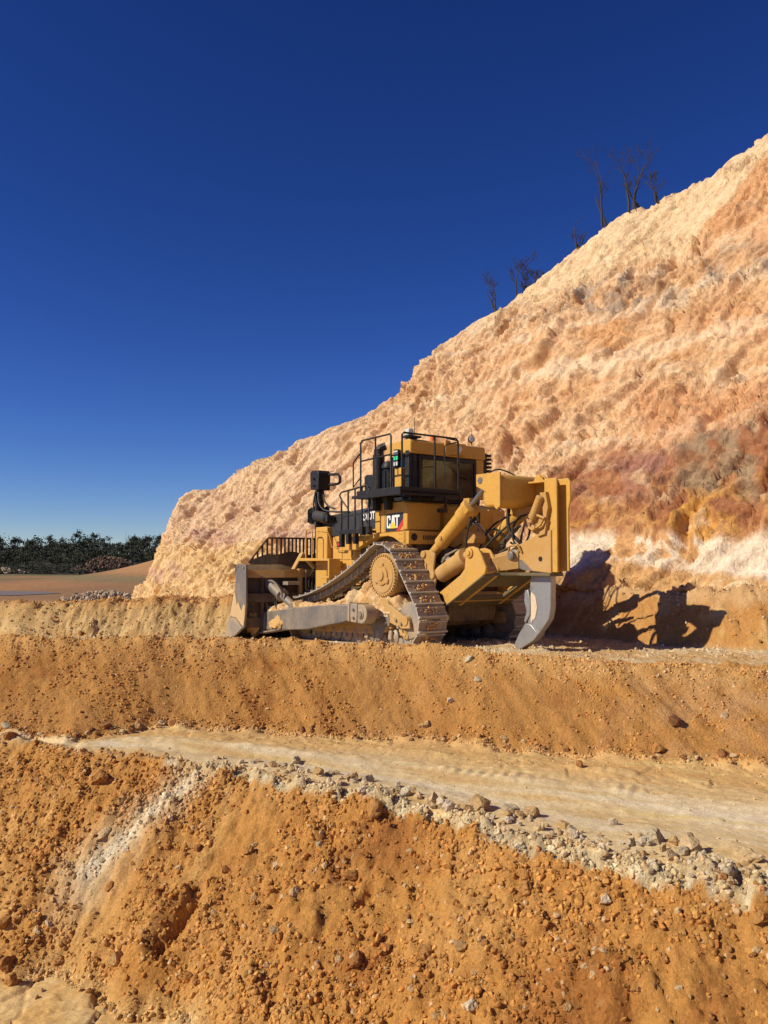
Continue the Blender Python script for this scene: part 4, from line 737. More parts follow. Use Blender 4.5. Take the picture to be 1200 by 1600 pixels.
for k, mt in enumerate((LENS, GREEN, LENS)):
    q = MB(); q.box(1.27, 1.40, 1.13, 1.145, 3.60+k*.115, 3.68+k*.115); part(q, 'signal_lens', mt, sgl, .005)
def worklamp(x, y, z, parent, face=(-1, 0, 0), r=.06, mat=LENS):
    f = Vector(face).normalized(); b = MB(); b.lathe(Vector((x, y, z))-f*.07, Vector((x, y, z))+f*.02, [(0, r*.5), (.04, r), (.09, r)], 16); b.cyl((x, y, z-.12), (x, y, z-.03), .012, 6)
    o = part(b, 'work_lamp', BLK, parent); q = MB(); q.lathe(Vector((x, y, z))+f*.021, Vector((x, y, z))+f*.03, [(0, r*.85), (.008, r*.7)], 16); part(q, 'lamp_lens', mat, o); return o
worklamp(1.15, -.80, 4.30, roof, (-1, .3, 0), .075)
lt_ = MB(); lt_.box(1.08, 1.22, .86, 1.0, 4.22, 4.36); lo_ = part(lt_, 'roof_lamp', LENS, roof, .02); lf = MB(); lf.box(1.0, 1.25, .72, 1.06, 4.17, 4.21); lf.prism([(1.0, 4.21), (1.22, 4.21), (1.16, 4.13), (1.06, 4.13)], .8, 1.0); part(lf, 'lamp_bracket', BLK, lo_, .008)
bc = MB(); bc.lathe((1.25, .22, 4.13), (1.25, .22, 4.32), [(0, .07), (.04, .07), (.05, .06), (.15, .055), (.18, .03)], 18); part(bc, 'beacon', ORANGE, roof)
mb_ = MB(); mb_.prism([(.05, 3.86), (.12, 3.84), (.20, 3.92), (.20, 4.16), (.05, 4.16)], .86, .90, 'x'); mb_.box(.88, .98, -.40, .04, 3.87, 4.12); mbo = part(mb_, 'lamp_housing', YEL, roof, .01); q = MB(); q.lathe((.885, -.20, 4.0), (.86, -.20, 4.0), [(0, .07), (.02, .065)], 18); part(q, 'lamp_lens', LENS, mbo)
an = MB(); an.tube([(1.2, .75, 4.12), (1.2, .75, 4.62)], .006, 5); an.tube([(1.2, -.86, 4.12), (1.2, -.86, 4.55)], .006, 5); an.tube([(1.3, -.95, 4.1), (1.3, -.98, 4.42)], .006, 5); part(an, 'antenna', BLK, roof)
vb = MB(); vb.tube([(1.1, -.05, 4.16), (1.1, -.05, 4.24), (1.1, -.35, 4.22)], .014, 6); part(vb, 'camera_bracket', BLK, roof)

# ---- walkway platform and rails
pf = MB(); pf.box(.60, 2.05, 1.10, 1.56, 2.98, 3.035); pf.box(.60, .96, .02, 1.10, 2.98, 3.035); pf.box(.60, .64, .0, 1.58, 2.94, 3.10); pf.box(.60, 2.10, 1.54, 1.58, 2.94, 3.10); pf.box(1.7, 2.4, .86, 1.5, 2.965, 3.025); plo = part(pf, 'walkway', BLK, None, .006)
for x in (1.52, 1.92):
    bb = MB(); bb.prism([(x-.05, 2.70), (x+.05, 2.70), (x+.07, 2.97), (x-.07, 2.97)], 1.12, 1.26); part(bb, 'walkway_bracket', BLK, plo, .01)
hs_ = MB(); hs_.box(.55, .62, .42, .74, 2.86, 2.94); hs_.box(.50, .60, .46, .66, 2.62, 2.70); hs_.box(.53, .56, .46, .50, 2.66, 2.94); part(hs_, 'boarding_step', BLK, plo, .006)
def rail(P, r=.018): b = MB(); b.tube(P, r, 8); return part(b, 'handrail', BLK, plo)
rail([(1.98, 1.56, 3.0), (1.98, 1.56, 4.10), (1.93, 1.56, 4.15), (.98, 1.56, 4.17), (.94, 1.56, 4.13), (.94, 1.56, 3.0)], .02)
rail([(1.46, 1.56, 3.75), (1.46, 1.56, 4.16)], .018); rail([(1.98, 1.56, 3.72), (.94, 1.56, 3.76)]); rail([(1.98, 1.56, 3.9), (2.25, 1.56, 3.72), (2.25, 1.56, 3.20), (1.98, 1.56, 3.38)], .015)
rail([(.66, 1.50, 3.0), (.66, 1.50, 4.13), (.66, 1.45, 4.17), (.66, .08, 4.17), (.66, .03, 4.12), (.66, .03, 3.0)], .02)
rail([(.66, .66, 3.0), (.66, .66, 4.16)], .02); rail([(.66, .40, 3.6), (.66, .40, 3.98), (.66, .34, 4.03), (.66, .06, 4.10)], .014); rail([(.66, .40, 3.0), (.66, .40, 3.62), (.66, .06, 3.66)], .010)
lr = MB(); lr.box(2.20, 3.10, 1.30, 1.36, 2.24, 2.33); lro = part(lr, 'stair_rail_mount', BLK, None, .006)
def rail2(P, r=.018): b = MB(); b.tube(P, r, 8); return part(b, 'handrail', BLK, lro)
rail2([(3.02, 1.34, 2.02), (3.02, 1.34, 3.00), (3.10, 1.34, 3.10), (3.02, 1.34, 3.16), (2.06, 1.34, 3.24), (1.98, 1.34, 3.18), (1.98, 1.34, 2.25)], .021)
for x in (2.76, 2.50, 2.24): rail2([(x, 1.34, 2.20 if x > 2.3 else 2.3), (x, 1.34, 3.16+.06*(3-x))], .019)
rail2([(3.02, 1.34, 3.0), (2.76, 1.34, 2.78)], .016); rail2([(3.02, 1.34, 2.62), (1.98, 1.34, 2.66)], .012)
for x, z0, z1 in ((3.02, 1.96, 2.3), (2.76, 2.02, 2.3), (2.50, 2.02, 2.3), (2.24, 2.20, 2.38), (2.02, 2.20, 2.38)):
    q = MB(); q.box(x-.045, x+.045, 1.27, 1.37, z0, z1); part(q, 'rail_bracket', BLK, lro, .006)
for x in (2.1, 2.75, 3.0):
    q = MB(); q.box(x-.03, x+.03, .84, 1.30, 2.26, 2.30); part(q, 'rail_arm', BLK, lro)

# ---- plumbing and fittings
def hose(P, r=.02, mat=None): b = MB(); b.tube(smoothpath(P), r, 8); return part(b, 'hose', mat or RUB)
hose([(-.05, .10, 1.9), (-.25, .18, 2.1), (-.5, .15, 2.35), (-.9, .1, 2.52)]); hose([(.1, -.1, 1.85), (-.2, -.2, 2.15), (-.55, -.3, 2.4), (-.95, -.35, 2.55)]); hose([(.3, .2, 1.75), (.0, .3, 1.62), (-.4, .2, 1.7), (-.8, .05, 1.9)], .026)
hose([(-1.0, .85, 3.22), (-1.05, .60, 3.34), (-1.1, .35, 3.30), (-1.2, .2, 3.2)], .014); hose([(.4, -.3, 2.2), (.1, -.45, 2.3), (-.1, -.55, 2.1), (.05, -.6, 1.8)], .024); hose([(.45, .0, 2.3), (.2, .05, 2.4), (.05, .0, 2.15), (.15, -.1, 1.85)], .02)
hose([(.9, .5, 1.9), (.6, .55, 2.0), (.3, .5, 1.9), (.1, .45, 1.98)], .02); hose([(.46, -.2, 2.5), (.3, -.3, 2.3), (.2, -.5, 2.05)], .03, CHROME)
for k in range(4):
    b = MB(); b.tube(smoothpath([(.38, -.62-.07*k, 1.75), (.1, -.55-.05*k, 1.95), (-.3, -.48-.04*k, 2.2), (-.55, -.45-.03*k, 2.35)]), .014, 6); part(b, 'steel_pipe', STEEL)
gh = MB(); gh.tube(smoothpath([(.40, .06, 2.55), (.34, .06, 2.66), (.30, -.05, 2.68), (.34, -.22, 2.50), (.40, -.22, 2.42)]), .022); part(gh, 'grab_handle', STEEL, fto)
fp = MB(); fp.box(.40, .415, -1.0, .05, 1.82, 1.84); fp.box(.40, .415, -.70, -.685, 1.84, 2.6); part(fp, 'weld_seam', YELD, fto)
fc = MB(); fc.lathe((.75, -.5, 2.80), (.75, -.5, 2.90), [(0, .10), (.07, .10), (.10, .07)], 16); part(fc, 'filler_cap', BLK, fto)
for (y, z) in ((1.06, 2.78), (.60, 2.78), (.30, 2.78), (1.06, 2.34), (.60, 2.34), (.30, 2.34)):
    b = MB(); b.cyl((.98, y, z), (.965, y, z), .016, 6); part(b, 'panel_bolt', YELD, cbo)
for (y, z) in ((-.2, 2.7), (-.6, 2.7), (-.95, 2.7), (-.95, 1.9), (-.2, 1.9)):
    b = MB(); b.cyl((.44, y, z), (.405, y, z), .018, 6); part(b, 'tank_bolt', YELD, fto)
tl_ = MB(); tl_.box(.88, .92, .30, .36, 1.88, 1.98); tl_.box(.6, .95, .62, .95, 1.45, 1.60); part(tl_, 'tow_bracket', YELD)
# ---- blade lift cylinders, lights
for sy in (1, -1):
    y = .80*sy
    lc = MB(); lc.lathe((4.78, y, 3.35), (4.74, y, 1.75), [(0, .10), (.02, .115), (1.40, .115), (1.42, .09), (1.6, .09)], 18); lco = part(lc, 'lift_cylinder', BLK)
    rd = MB(); rd.cyl((4.74, y, 1.8), (4.95, y, .7), .055, 12); part(rd, 'cylinder_rod', CHROME, lco)
    yk = MB(); yk.prism(arc((4.82, 2.74), .20, 60, 300, 10)+[(4.62, 2.5), (4.62, 2.98)], y-.19, y-.12); yk.prism(arc((4.82, 2.74), .20, 60, 300, 10)+[(4.62, 2.5), (4.62, 2.98)], y+.12, y+.19); yk.lathe((4.70, y+.16*sy, 2.74), (4.10, y+.16*sy, 2.64), [(0, .09), (.05, .13), (.5, .13), (.55, .09)], 16); yk.box(4.06, 4.14, y+.08*sy-.04, y+.08*sy+.16, 2.58, 2.72); part(yk, 'trunnion_yoke', HOODB, lco, .01)
    bx_ = MB(); bx_.prism([(4.56, 3.34), (4.92, 3.37), (4.94, 3.78), (4.86, 3.83), (4.60, 3.82), (4.54, 3.75)], y-.17, y+.17); bxo = part(bx_, 'lamp_box', BLK, lco, .02)
    rg = MB(); rg.tube([(4.50, y-.10*sy, 3.72), (4.12, y-.10*sy, 3.70), (4.04, y-.10*sy, 3.62), (4.04, y-.10*sy, 3.50), (4.12, y-.10*sy, 3.47), (4.48, y-.10*sy, 3.47)], .035, 6); part(rg, 'lamp_guard', BLK, bxo)
    kb = MB()
    for z in (3.45, 3.62): kb.cyl((4.72, y+.19*sy, z), (4.72, y+.225*sy, z), .025, 8); kb.cyl((4.96, y, z), (5.0, y, z), .025, 8)
    part(kb, 'knob', BLK, bxo)
    hs2 = MB(); hs2.tube(smoothpath([(4.66, y+.10, 3.30), (4.55, y+.16, 3.05), (4.35, y+.14, 2.86), (4.0, y+.04, 2.80), (3.5, y, 2.78)]), .022); hs2.tube(smoothpath([(4.76, y+.13, 3.30), (4.72, y+.2, 3.0), (4.68, y+.18, 2.82), (4.5, y+.1, 2.76)]), .02); hs2.tube(smoothpath([(4.60, y, 3.30), (4.48, y+.05, 3.1), (4.30, y+.05, 2.95), (4.1, y, 2.88)]), .022)
    part(hs2, 'hose', RUB, lco)
    fh = MB()
    for k in range(4): fh.tube(smoothpath([(4.55, (.95-.07*k)*sy, 1.58), (4.86-.05*k, (1.0-.07*k)*sy, 1.30), (4.90-.03*k, (.98-.06*k)*sy, 1.0), (4.66, (.9-.05*k)*sy, .80)]), .022)
    part(fh, 'hose', RUB, rado)
stp = MB(); stp.prism([(3.60, 1.66), (4.90, 1.66), (4.95, 1.70), (4.88, 1.73), (3.60, 1.71)], .98, 1.28); stp.prism([(3.60, 1.28), (3.66, 1.28), (3.66, 1.68), (3.60, 1.68)], .98, 1.28); stp.box(3.60, 3.98, .98, 1.28, 1.27, 1.31); stp.box(3.7, 4.6, .84, .99, 1.5, 1.66); sto2 = part(stp, 'front_step', YEL, rado, .01)
gt = MB(); gt.tube([(4.66, 1.24, 1.72), (4.66, 1.24, 2.34), (4.61, 1.24, 2.40), (4.44, 1.24, 2.40), (4.38, 1.24, 2.34), (4.38, 1.24, 1.72)], .018, 8); part(gt, 'grab_rail', YEL, sto2)
gt = MB(); gt.tube([(4.66, .98, 2.38), (4.1, 1.0, 2.33), (4.02, 1.0, 2.24), (3.92, 1.0, 1.98), (3.72, 1.0, 1.96), (3.55, 1.0, 1.96)], .011, 6); part(gt, 'wiring_conduit', YEL, rado)
rl = MB(); rl.box(3.52, 3.68, .86, 1.02, 1.97, 2.10); rlo = part(rl, 'side_marker', BLK, engo, .01); q = MB(); q.cyl((3.60, 1.02, 2.035), (3.60, 1.035, 2.035), .04, 12); part(q, 'red_reflector', RED, rlo)
cvx = MB(); cvx.add([(5.10, 1.38, 1.47), (5.10, 1.14, 1.86), (5.10, .75, 1.50), (4.94, 1.38, 1.48), (4.94, 1.14, 1.87), (4.94, .75, 1.51), (5.10, 1.35, 1.45), (5.10, 1.14, 1.81), (5.10, .78, 1.47), (4.94, 1.35, 1.46), (4.94, 1.14, 1.82), (4.94, .78, 1.48)],
    [(0, 1, 4, 3), (1, 2, 5, 4), (6, 9, 10, 7), (7, 10, 11, 8), (0, 6, 7, 1), (1, 7, 8, 2), (3, 4, 10, 9), (4, 5, 11, 10), (0, 3, 9, 6), (2, 8, 11, 5)]); part(cvx, 'cylinder_shield', YELD, blade)
ps = MB(); ps.box(5.10, 5.20, 1.06, 1.16, .45, 1.48); part(ps, 'shield_post', YELD, blade, .01)
ps = MB(); ps.tube([(5.08, .98, 1.45), (5.08, .98, .98), (5.0, .9, .95)], .02, 6); ps.box(4.95, 5.3, 1.2, 1.55, 1.1, 1.18); part(ps, 'pipe', TSTEEL, blade)

# ---- ripper
for sy in (1, -1):
    y = .70*sy
    uc = MB(); uc.lathe((.70, y, 1.78), (-.62, y, 2.82), [(0, .11), (.04, .10), (.30, .10), (.34, .145), (1.12, .15), (1.14, .17), (1.34, .17), (1.36, .11), (1.44, .10)], 24); uco = part(uc, 'ripper_lift_cylinder', YEL, None, .006)
    hd_ = MB(); hd_.lathe((-.36, y, 2.61), (-.50, y, 2.72), [(0, .19), (.12, .19), (.14, .15)], 8); part(hd_, 'cylinder_head', YEL, uco, .01)
    rd = MB(); rd.cyl((-.40, y, 2.66), (-.92, y, 3.09), .05, 14); rd.lathe((-.95, y-.09, 3.12), (-.95, y+.09, 3.12), [(0, .10), (.18, .10)], 18); part(rd, 'cylinder_rod', CHROME, uco)
    pn_ = MB(); pn_.lathe((-.95, y+.09*sy, 3.12), (-.95, y+.26*sy, 3.12), [(0, .085), (.13, .085), (.16, .06)], 18); part(pn_, 'pin', STEEL, uco)
    fb3 = MB(); fb3.box(-.46, -.30, y-.10, y+.06, 2.74, 2.84); fb3.cyl((.28, y+.15*sy, 2.1), (.28, y+.165*sy, 2.1), .045, 4); fb3.tube(smoothpath([(.2, y-.1, 2.3), (-.1, y-.16, 2.5), (-.36, y-.12, 2.72)]), .018); part(fb3, 'fitting', YELD, uco)
    # lower (tilt) cylinder
    y2 = .74*sy
    lc = MB(); lc.lathe((.42, y2, 1.36), (-.52, y2, 1.80), [(0, .10), (.05, .165), (.40, .17), (.42, .18), (.46, .18), (.48, .17), (.70, .17), (.72, .195), (.86, .195), (.88, .10), (1.02, .09)], 24); lco = part(lc, 'ripper_tilt_cylinder', YELD)
    vl = MB(); vl.box(-.10, .22, y2-.10, y2+.10, 1.66, 1.72); vl.tube([(.25, y2+.1*sy, 1.62), (.1, y2+.12*sy, 1.76), (-.18, y2+.1*sy, 1.86), (-.22, y2-.05*sy, 1.84)], .018, 6); part(vl, 'valve_guard', TSTEEL, lco)
    ho = MB(); ho.tube(smoothpath([(-.35, y2, 1.90), (-.38, y2+.02, 2.12), (-.46, y2, 2.42), (-.5, y, 2.60)]), .022); part(ho, 'hose', RUB, lco)
    # tractor bracket
    tb = MB(); P_ = [(.36, 1.78), (.50, 1.86), (.72, 1.86), (.80, 1.6), (.80, 1.0), (.62, .95), (.42, .98), (.40, 1.1), (.34, 1.3), (.42, 1.5)]
    tb.prism(P_, .90*sy-.025, .90*sy+.025); tb.prism(P_, .56*sy-.025, .56*sy+.025); tb.cyl((.70, .5*sy, 1.78), (.70, .96*sy, 1.78), .075, 14); tb.cyl((.42, .5*sy, 1.36), (.42, .96*sy, 1.36), .07, 14); part(tb, 'ripper_bracket', YELD, None, .015)
    # draft arm: two cheek plates, bottom and pins
    A_ = [(-.47, 1.66)]+arc((-.58, 1.80), .11, 150, 20, 6)[::-1][::-1]+[(-.80, 1.89), (-.92, 1.78), (-1.01, 1.50), (-.98, 1.40), (.10, .80), (.16, .84), (.22, .96), (.32, 1.02), (-.28, 1.40), (-.42, 1.50)]
    A_ = [(-.44, 1.66), (-.46, 1.84), (-.52, 1.91), (-.64, 1.92), (-.78, 1.88), (-.86, 1.78), (-1.00, 1.53), (-.98, 1.42), (-.90, 1.36), (.08, .80), (.15, .86), (.20, .97), (.32, 1.03), (-.30, 1.38), (-.42, 1.50)]
    da = MB()
    da.prism(A_, .83*sy-.03, .83*sy+.03); dao = part(da, 'ripper_arm', YEL, None, .018)
    B_ = [(x-.02, z-.03) for x, z in A_]; di = MB(); di.prism(B_, .54*sy-.03, .54*sy+.03); part(di, 'arm_inner_plate', YEL, dao, .018)
    bo_ = MB(); bo_.prism([(.10, .83), (-.90, 1.38), (-.98, 1.45), (-.90, 1.52), (-.80, 1.46), (.16, .93)], .57*min(sy, sy)-.0 if sy > 0 else -.80, .80 if sy > 0 else -.57); bo_.prism([(-.86, 1.62), (-.96, 1.50), (-.9, 1.44), (-.74, 1.60), (-.72, 1.80), (-.80, 1.80)], .57 if sy > 0 else -.80, .80 if sy > 0 else -.57); part(bo_, 'arm_box', YELD, dao)
    pi = MB(); pi.lathe((-.57, .84*sy, 1.80), (-.57, .93*sy, 1.80), [(0, .095), (.05, .095), (.06, .05), (.08, .05)], 20); pi.cyl((-.57, .5*sy, 1.80), (-.57, .84*sy, 1.80), .05, 12); part(pi, 'pin', YEL, dao)
# underside plates joining the arms to the carriage, open in the middle
UNDERSHADE = paint('baked_shade_underside', (.115, .092, .048), .6, .25, (.30, .22, .11))  # darker colour stands in for the shade under the ripper frame
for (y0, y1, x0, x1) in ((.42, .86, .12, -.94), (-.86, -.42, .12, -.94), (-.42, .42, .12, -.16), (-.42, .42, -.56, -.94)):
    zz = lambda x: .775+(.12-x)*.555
    dg = MB(); dg.prism([(x0, zz(x0)), (x1, zz(x1)), (x1+.02, zz(x1)+.06), (x0, zz(x0)+.07)], y0+.002, y1-.002); part(dg, 'frame_plate', UNDERSHADE, None, .008)
nk = MB(); nk.prism([(-.90, .85), (-.96, .60), (-1.30, .30), (-2.04, .30), (-2.04, -.06), (-1.30, -.06), (-.96, -.60), (-.90, -.85)], 1.37, 1.43, 'z'); part(nk, 'neck_plate', UNDERSHADE, None, .01)
for sy in (1, -1):
    ng = MB(); ng.add([(-.92, .62*sy, 1.44), (-1.28, (.29 if sy > 0 else -.05), 1.50), (-1.28, (.29 if sy > 0 else -.05), 1.82), (-.90, .60*sy, 1.70), (-.88, .56*sy, 1.44), (-1.24, (.25 if sy > 0 else -.01), 1.50), (-1.24, (.25 if sy > 0 else -.01), 1.82), (-.86, .54*sy, 1.70)], [(0, 1, 2, 3), (7, 6, 5, 4), (0, 4, 5, 1), (3, 2, 6, 7), (0, 3, 7, 4), (1, 5, 6, 2)]); part(ng, 'neck_side', YELD, None, .01)
cx = MB(); cx.cyl((.0, -.84, .95), (.0, .80, .95), .10, 16); part(cx, 'cross_tube', YELD)
PL = [(-.62, 1.76), (-.70, 1.48), (-1.20, 1.52), (-1.55, 1.46), (-2.05, 1.42), (-2.05, 2.20), (-1.80, 2.14), (-1.59, 2.07), (-1.36, 1.98), (-1.15, 1.90), (-.95, 1.84)]
ca = MB(); ca.prism(PL, .235, .275); ca.prism(PL, -.035, .0); ca.box(-2.03, -1.35, .0, .235, 1.47, 1.55); cao = part(ca, 'shank_carriage', YELD, None, .015)
wr = MB(); wr.add([(-1.0, .278, 1.74), (-1.35, .278, 1.66), (-1.62, .278, 1.46), (-1.45, .278, 1.465), (-1.2, .278, 1.53)], [tuple(range(5))]); part(wr, 'bare_metal_wear', STEEL, cao)
hl = MB(); hl.cyl((-1.80, .277, 1.68), (-1.80, .282, 1.68), .045, 16); part(hl, 'pin_hole', BLK, cao)
pi = MB(); pi.lathe((-1.16, .27, 1.74), (-1.16, .42, 1.74), [(0, .12), (.03, .12), (.04, .085), (.13, .085), (.15, .06)], 20); part(pi, 'carriage_pin', STEEL, cao)
pt_ = MB(); pt_.tube([(-1.02, .30, 1.78), (-1.10, .34, 1.92), (-1.30, .34, 1.94), (-1.36, .30, 1.80)], .022, 6); part(pt_, 'pin_retainer', YELD, cao)
po = MB(); po.box(-2.17, -1.88, .205, .245, 1.44, 3.12); po.box(-2.05, -1.88, .04, .205, 1.44, 3.10); poo = part(po, 'shank_pocket', YEL, None, .012)
pr2 = MB(); pr2.prism([(-1.95, 1.46), (-2.26, 1.46), (-2.26, 2.55), (-2.31, 2.72), (-2.31, 3.05), (-2.26, 3.11), (-1.95, 3.11)], .01, .05); part(pr2, 'pocket_back_plate', YEL, poo, .012)
up_ = MB(); up_.prism([(-1.40, 3.10), (-1.95, 3.10), (-1.95, 2.5), (-1.7, 2.66), (-1.40, 2.66)], -.14, -.02); up_.box(-1.90, -1.4, -.14, .20, 3.06, 3.10); part(up_, 'upper_link_plate', YEL, poo, .015)
ub = MB(); ub.prism([(-.98, 2.68), (-1.06, 2.62), (-1.36, 2.62), (-1.44, 2.70), (-1.44, 3.14), (-1.36, 3.22), (-1.06, 3.22), (-.98, 3.14)], -.90, .90); ubo = part(ub, 'ripper_beam', YEL, None, .05)
us = MB(); us.prism([(-1.0, 2.50), (-1.2, 2.44), (-1.7, 2.50), (-1.6, 2.66), (-1.0, 2.66)], -.45, .20); part(us, 'beam_saddle', YELD, ubo, .03)
for sy in (1, -1):
    epl = MB(); epl.prism([(-.84, 3.24), (-1.46, 3.24), (-1.46, 2.62), (-1.36, 2.56), (-1.10, 2.90), (-.84, 3.02)], .92*sy-.02, .92*sy+.02); epl.prism([(-.80, 3.26), (-1.2, 3.26), (-1.2, 2.95), (-.92, 2.98), (-.80, 3.05)], .56*sy-.02, .56*sy+.02); part(epl, 'beam_end_plate', YEL, ubo, .01)
for y in (.16, .06):
    lg = MB(); lg.prism([(-1.55, 3.09), (-1.82, 3.09), (-1.70, 3.22), (-1.64, 3.22)], y-.02, y+.02); part(lg, 'lifting_lug', YEL, poo, .008)
sc = MB(); sc.lathe((-1.90, .36, 2.80), (-1.66, .36, 2.34), [(0, .05), (.02, .075), (.44, .08), (.46, .05), (.52, .05)], 18); sco = part(sc, 'pin_puller_cylinder', YELD)
sb_ = MB(); sb_.prism([(-1.55, 2.42), (-1.62, 2.20), (-1.78, 2.08), (-1.95, 2.12), (-2.0, 2.38), (-1.9, 2.44), (-1.7, 2.46)], .24, .32); sb_.tube([(-1.5, .36, 2.42), (-1.56, .38, 2.28), (-1.72, .38, 2.2), (-1.9, .38, 2.28), (-1.98, .36, 2.4), (-1.7, .36, 2.5), (-1.5, .36, 2.42)], .028, 6); sb_.cyl((-1.75, .3, 2.24), (-1.75, .42, 2.24), .05, 10); part(sb_, 'pin_puller_bracket', YELD, sco, .01)
sq = MB(); sq.prism([(-1.98, 2.88), (-2.04, 2.60), (-1.98, 2.36), (-1.92, 2.36), (-1.90, 2.86)], .24, .33); part(sq, 'pin_puller_guard', YELD, sco, .01)
ho = MB(); ho.tube(smoothpath([(-1.05, .30, 2.62), (-1.02, .30, 2.40), (-1.05, .28, 2.20), (-1.22, .24, 2.02), (-1.3, .15, 1.9)]), .034)
ho.tube(smoothpath([(-1.5, .2, 2.5), (-1.3, .28, 2.45), (-1.15, .3, 2.25), (-1.18, .32, 2.02), (-1.3, .3, 1.86), (-1.2, .2, 1.76), (-.9, .15, 1.8)]), .02); ho.tube(smoothpath([(-1.3, .1, 2.3), (-1.42, .14, 2.2), (-1.36, .18, 2.0), (-1.1, .1, 1.9), (-.7, -.1, 2.0)]), .022); part(ho, 'hose', RUB, poo)
shk = MB(); SP = [(-1.44, 1.62), (-1.92, 1.62), (-1.92, 1.40), (-1.91, .80), (-1.86, .60), (-1.74, .46), (-1.53, .23), (-1.12, .03), (-1.04, .11), (-1.20, .30), (-1.30, .44), (-1.37, .60), (-1.41, .80), (-1.41, 1.12), (-1.40, 1.2), (-1.42, 1.3)]
shk.prism(SP, .0, .14); sho = part(shk, 'ripper_shank', SHANK, None, .018)
spr = MB(); spr.prism([(-1.88, 1.56), (-1.50, 1.56), (-1.50, 1.80), (-1.88, 1.80)], .01, .13); part(spr, 'shank_upper', SHANK, sho)
sp_ = MB(); sp_.prism([(-1.38, 1.12), (-1.30, 1.10), (-1.28, .90), (-1.34, .72), (-1.27, .55), (-1.30, .50), (-1.42, .66), (-1.43, .9)], -.02, .165); part(sp_, 'shank_protector', SHANK, sho, .01)
stt = MB(); stt.prism([(-1.62, .32), (-1.50, .20), (-1.12, -.01), (-1.01, .08), (-1.14, .30), (-1.30, .50), (-1.45, .48)], -.02, .165); part(stt, 'ripper_tip', SHANK, sho, .012)
cl_ = MB(); ps_ = [(-1.45, 1.08), (-1.55, 1.0), (-1.59, .8), (-1.54, .6), (-1.47, .56), (-1.45, .50), (-1.42, .56), (-1.43, .66), (-1.435, .8), (-1.43, 1.0)]; cl_.prism(ps_, .139, .152); part(cl_, 'dried_clay_smear', bpy.data.materials.get('cream_clay') or paint('cream_clay', (.66, .54, .38), .9, .1), sho, .006)

# ------------------------------------------------------------------ rocks, clods, packed clay
def rock_data(name, seed, sub=2, mat=None, flatz=.75, ang=.5, rng_=None, cols=None):
    bm = bmesh.new(); bmesh.ops.create_icosphere(bm, subdivisions=sub, radius=1); rg = np.random.default_rng(seed)
    ns = rg.normal(size=(12, 3)); ns /= np.linalg.norm(ns, axis=1)[:, None]; ds = rg.uniform(.45, .85, 12); sc = (rg.uniform(.8, 1.25), rg.uniform(.7, 1.1), flatz*rg.uniform(.8, 1.15))
    for v in bm.verts:
        c = np.array(v.co)
        for k in range(12):
            q = c@ns[k]
            if q > ds[k]: c = c-ns[k]*(q-ds[k])*.95
        c = c*(1+rg.uniform(-.09, .09)+.16*float(pn(c[0]*2.1+seed, c[1]*2.1+c[2]*1.7))); v.co = (c[0]*sc[0], c[1]*sc[1], c[2]*sc[2])
    me = bpy.data.meshes.new(name); bm.to_mesh(me); bm.free(); me.polygons.foreach_set('use_smooth', [False]*len(me.polygons))
    if cols is not None:
        at = me.color_attributes.new('Col', 'FLOAT_COLOR', 'POINT'); at.data.foreach_set('color', np.tile([*cols, 1.], len(me.vertices)))
    if mat: me.materials.append(mat)
    return me
def px_hit(u, v):
    d = ray(u, v); ts = np.arange(4.5, 24, .012); p = d[None]*ts[:, None]+np.array([0, 0, ZC]); best = None
    ix = np.clip(np.searchsorted(gx, p[:, 0])-1, 0, len(gx)-1); iy = np.clip(np.searchsorted(gy, p[:, 1])-1, 0, len(gy)-1); b = p[:, 2] < Z[iy, ix]
    k = np.argmax(b); return p[k] if b[k] else None
ROCKCOL = dict(white=(.72, .60, .42), cream=(.66, .48, .26), tan=(.56, .36, .16), orange=(.50, .25, .08), brown=(.38, .18, .065), grey=(.56, .46, .30), dark=(.22, .10, .045))
RM = {}
def rock(u, v, w, colr, label, group=None, name='rock', cat='rock', flatz=.8, sink=.25):
    p = px_hit(u, v)
    if p is None: return
    r = .5*w*p[1]/FPX; key = (colr, random.randrange(4), w > 17)
    if key not in RM: RM[key] = rock_data('rock', hash_(key), 3 if w > 17 else 2, M_EARTH, flatz, cols=ROCKCOL[colr])
    o = bpy.data.objects.new(name, RM[key]); COL.objects.link(o); o.location = (p[0], p[1], p[2]+r*.35); o.scale = (r, r, r); o.rotation_euler = (random.uniform(-.5, .5), random.uniform(-.5, .5), random.uniform(0, 6.28))
    tag(o, label, cat, group); return o
def hash_(k): return sum((i+1)*ord(c) for i, c in enumerate(str(k))) % 9973
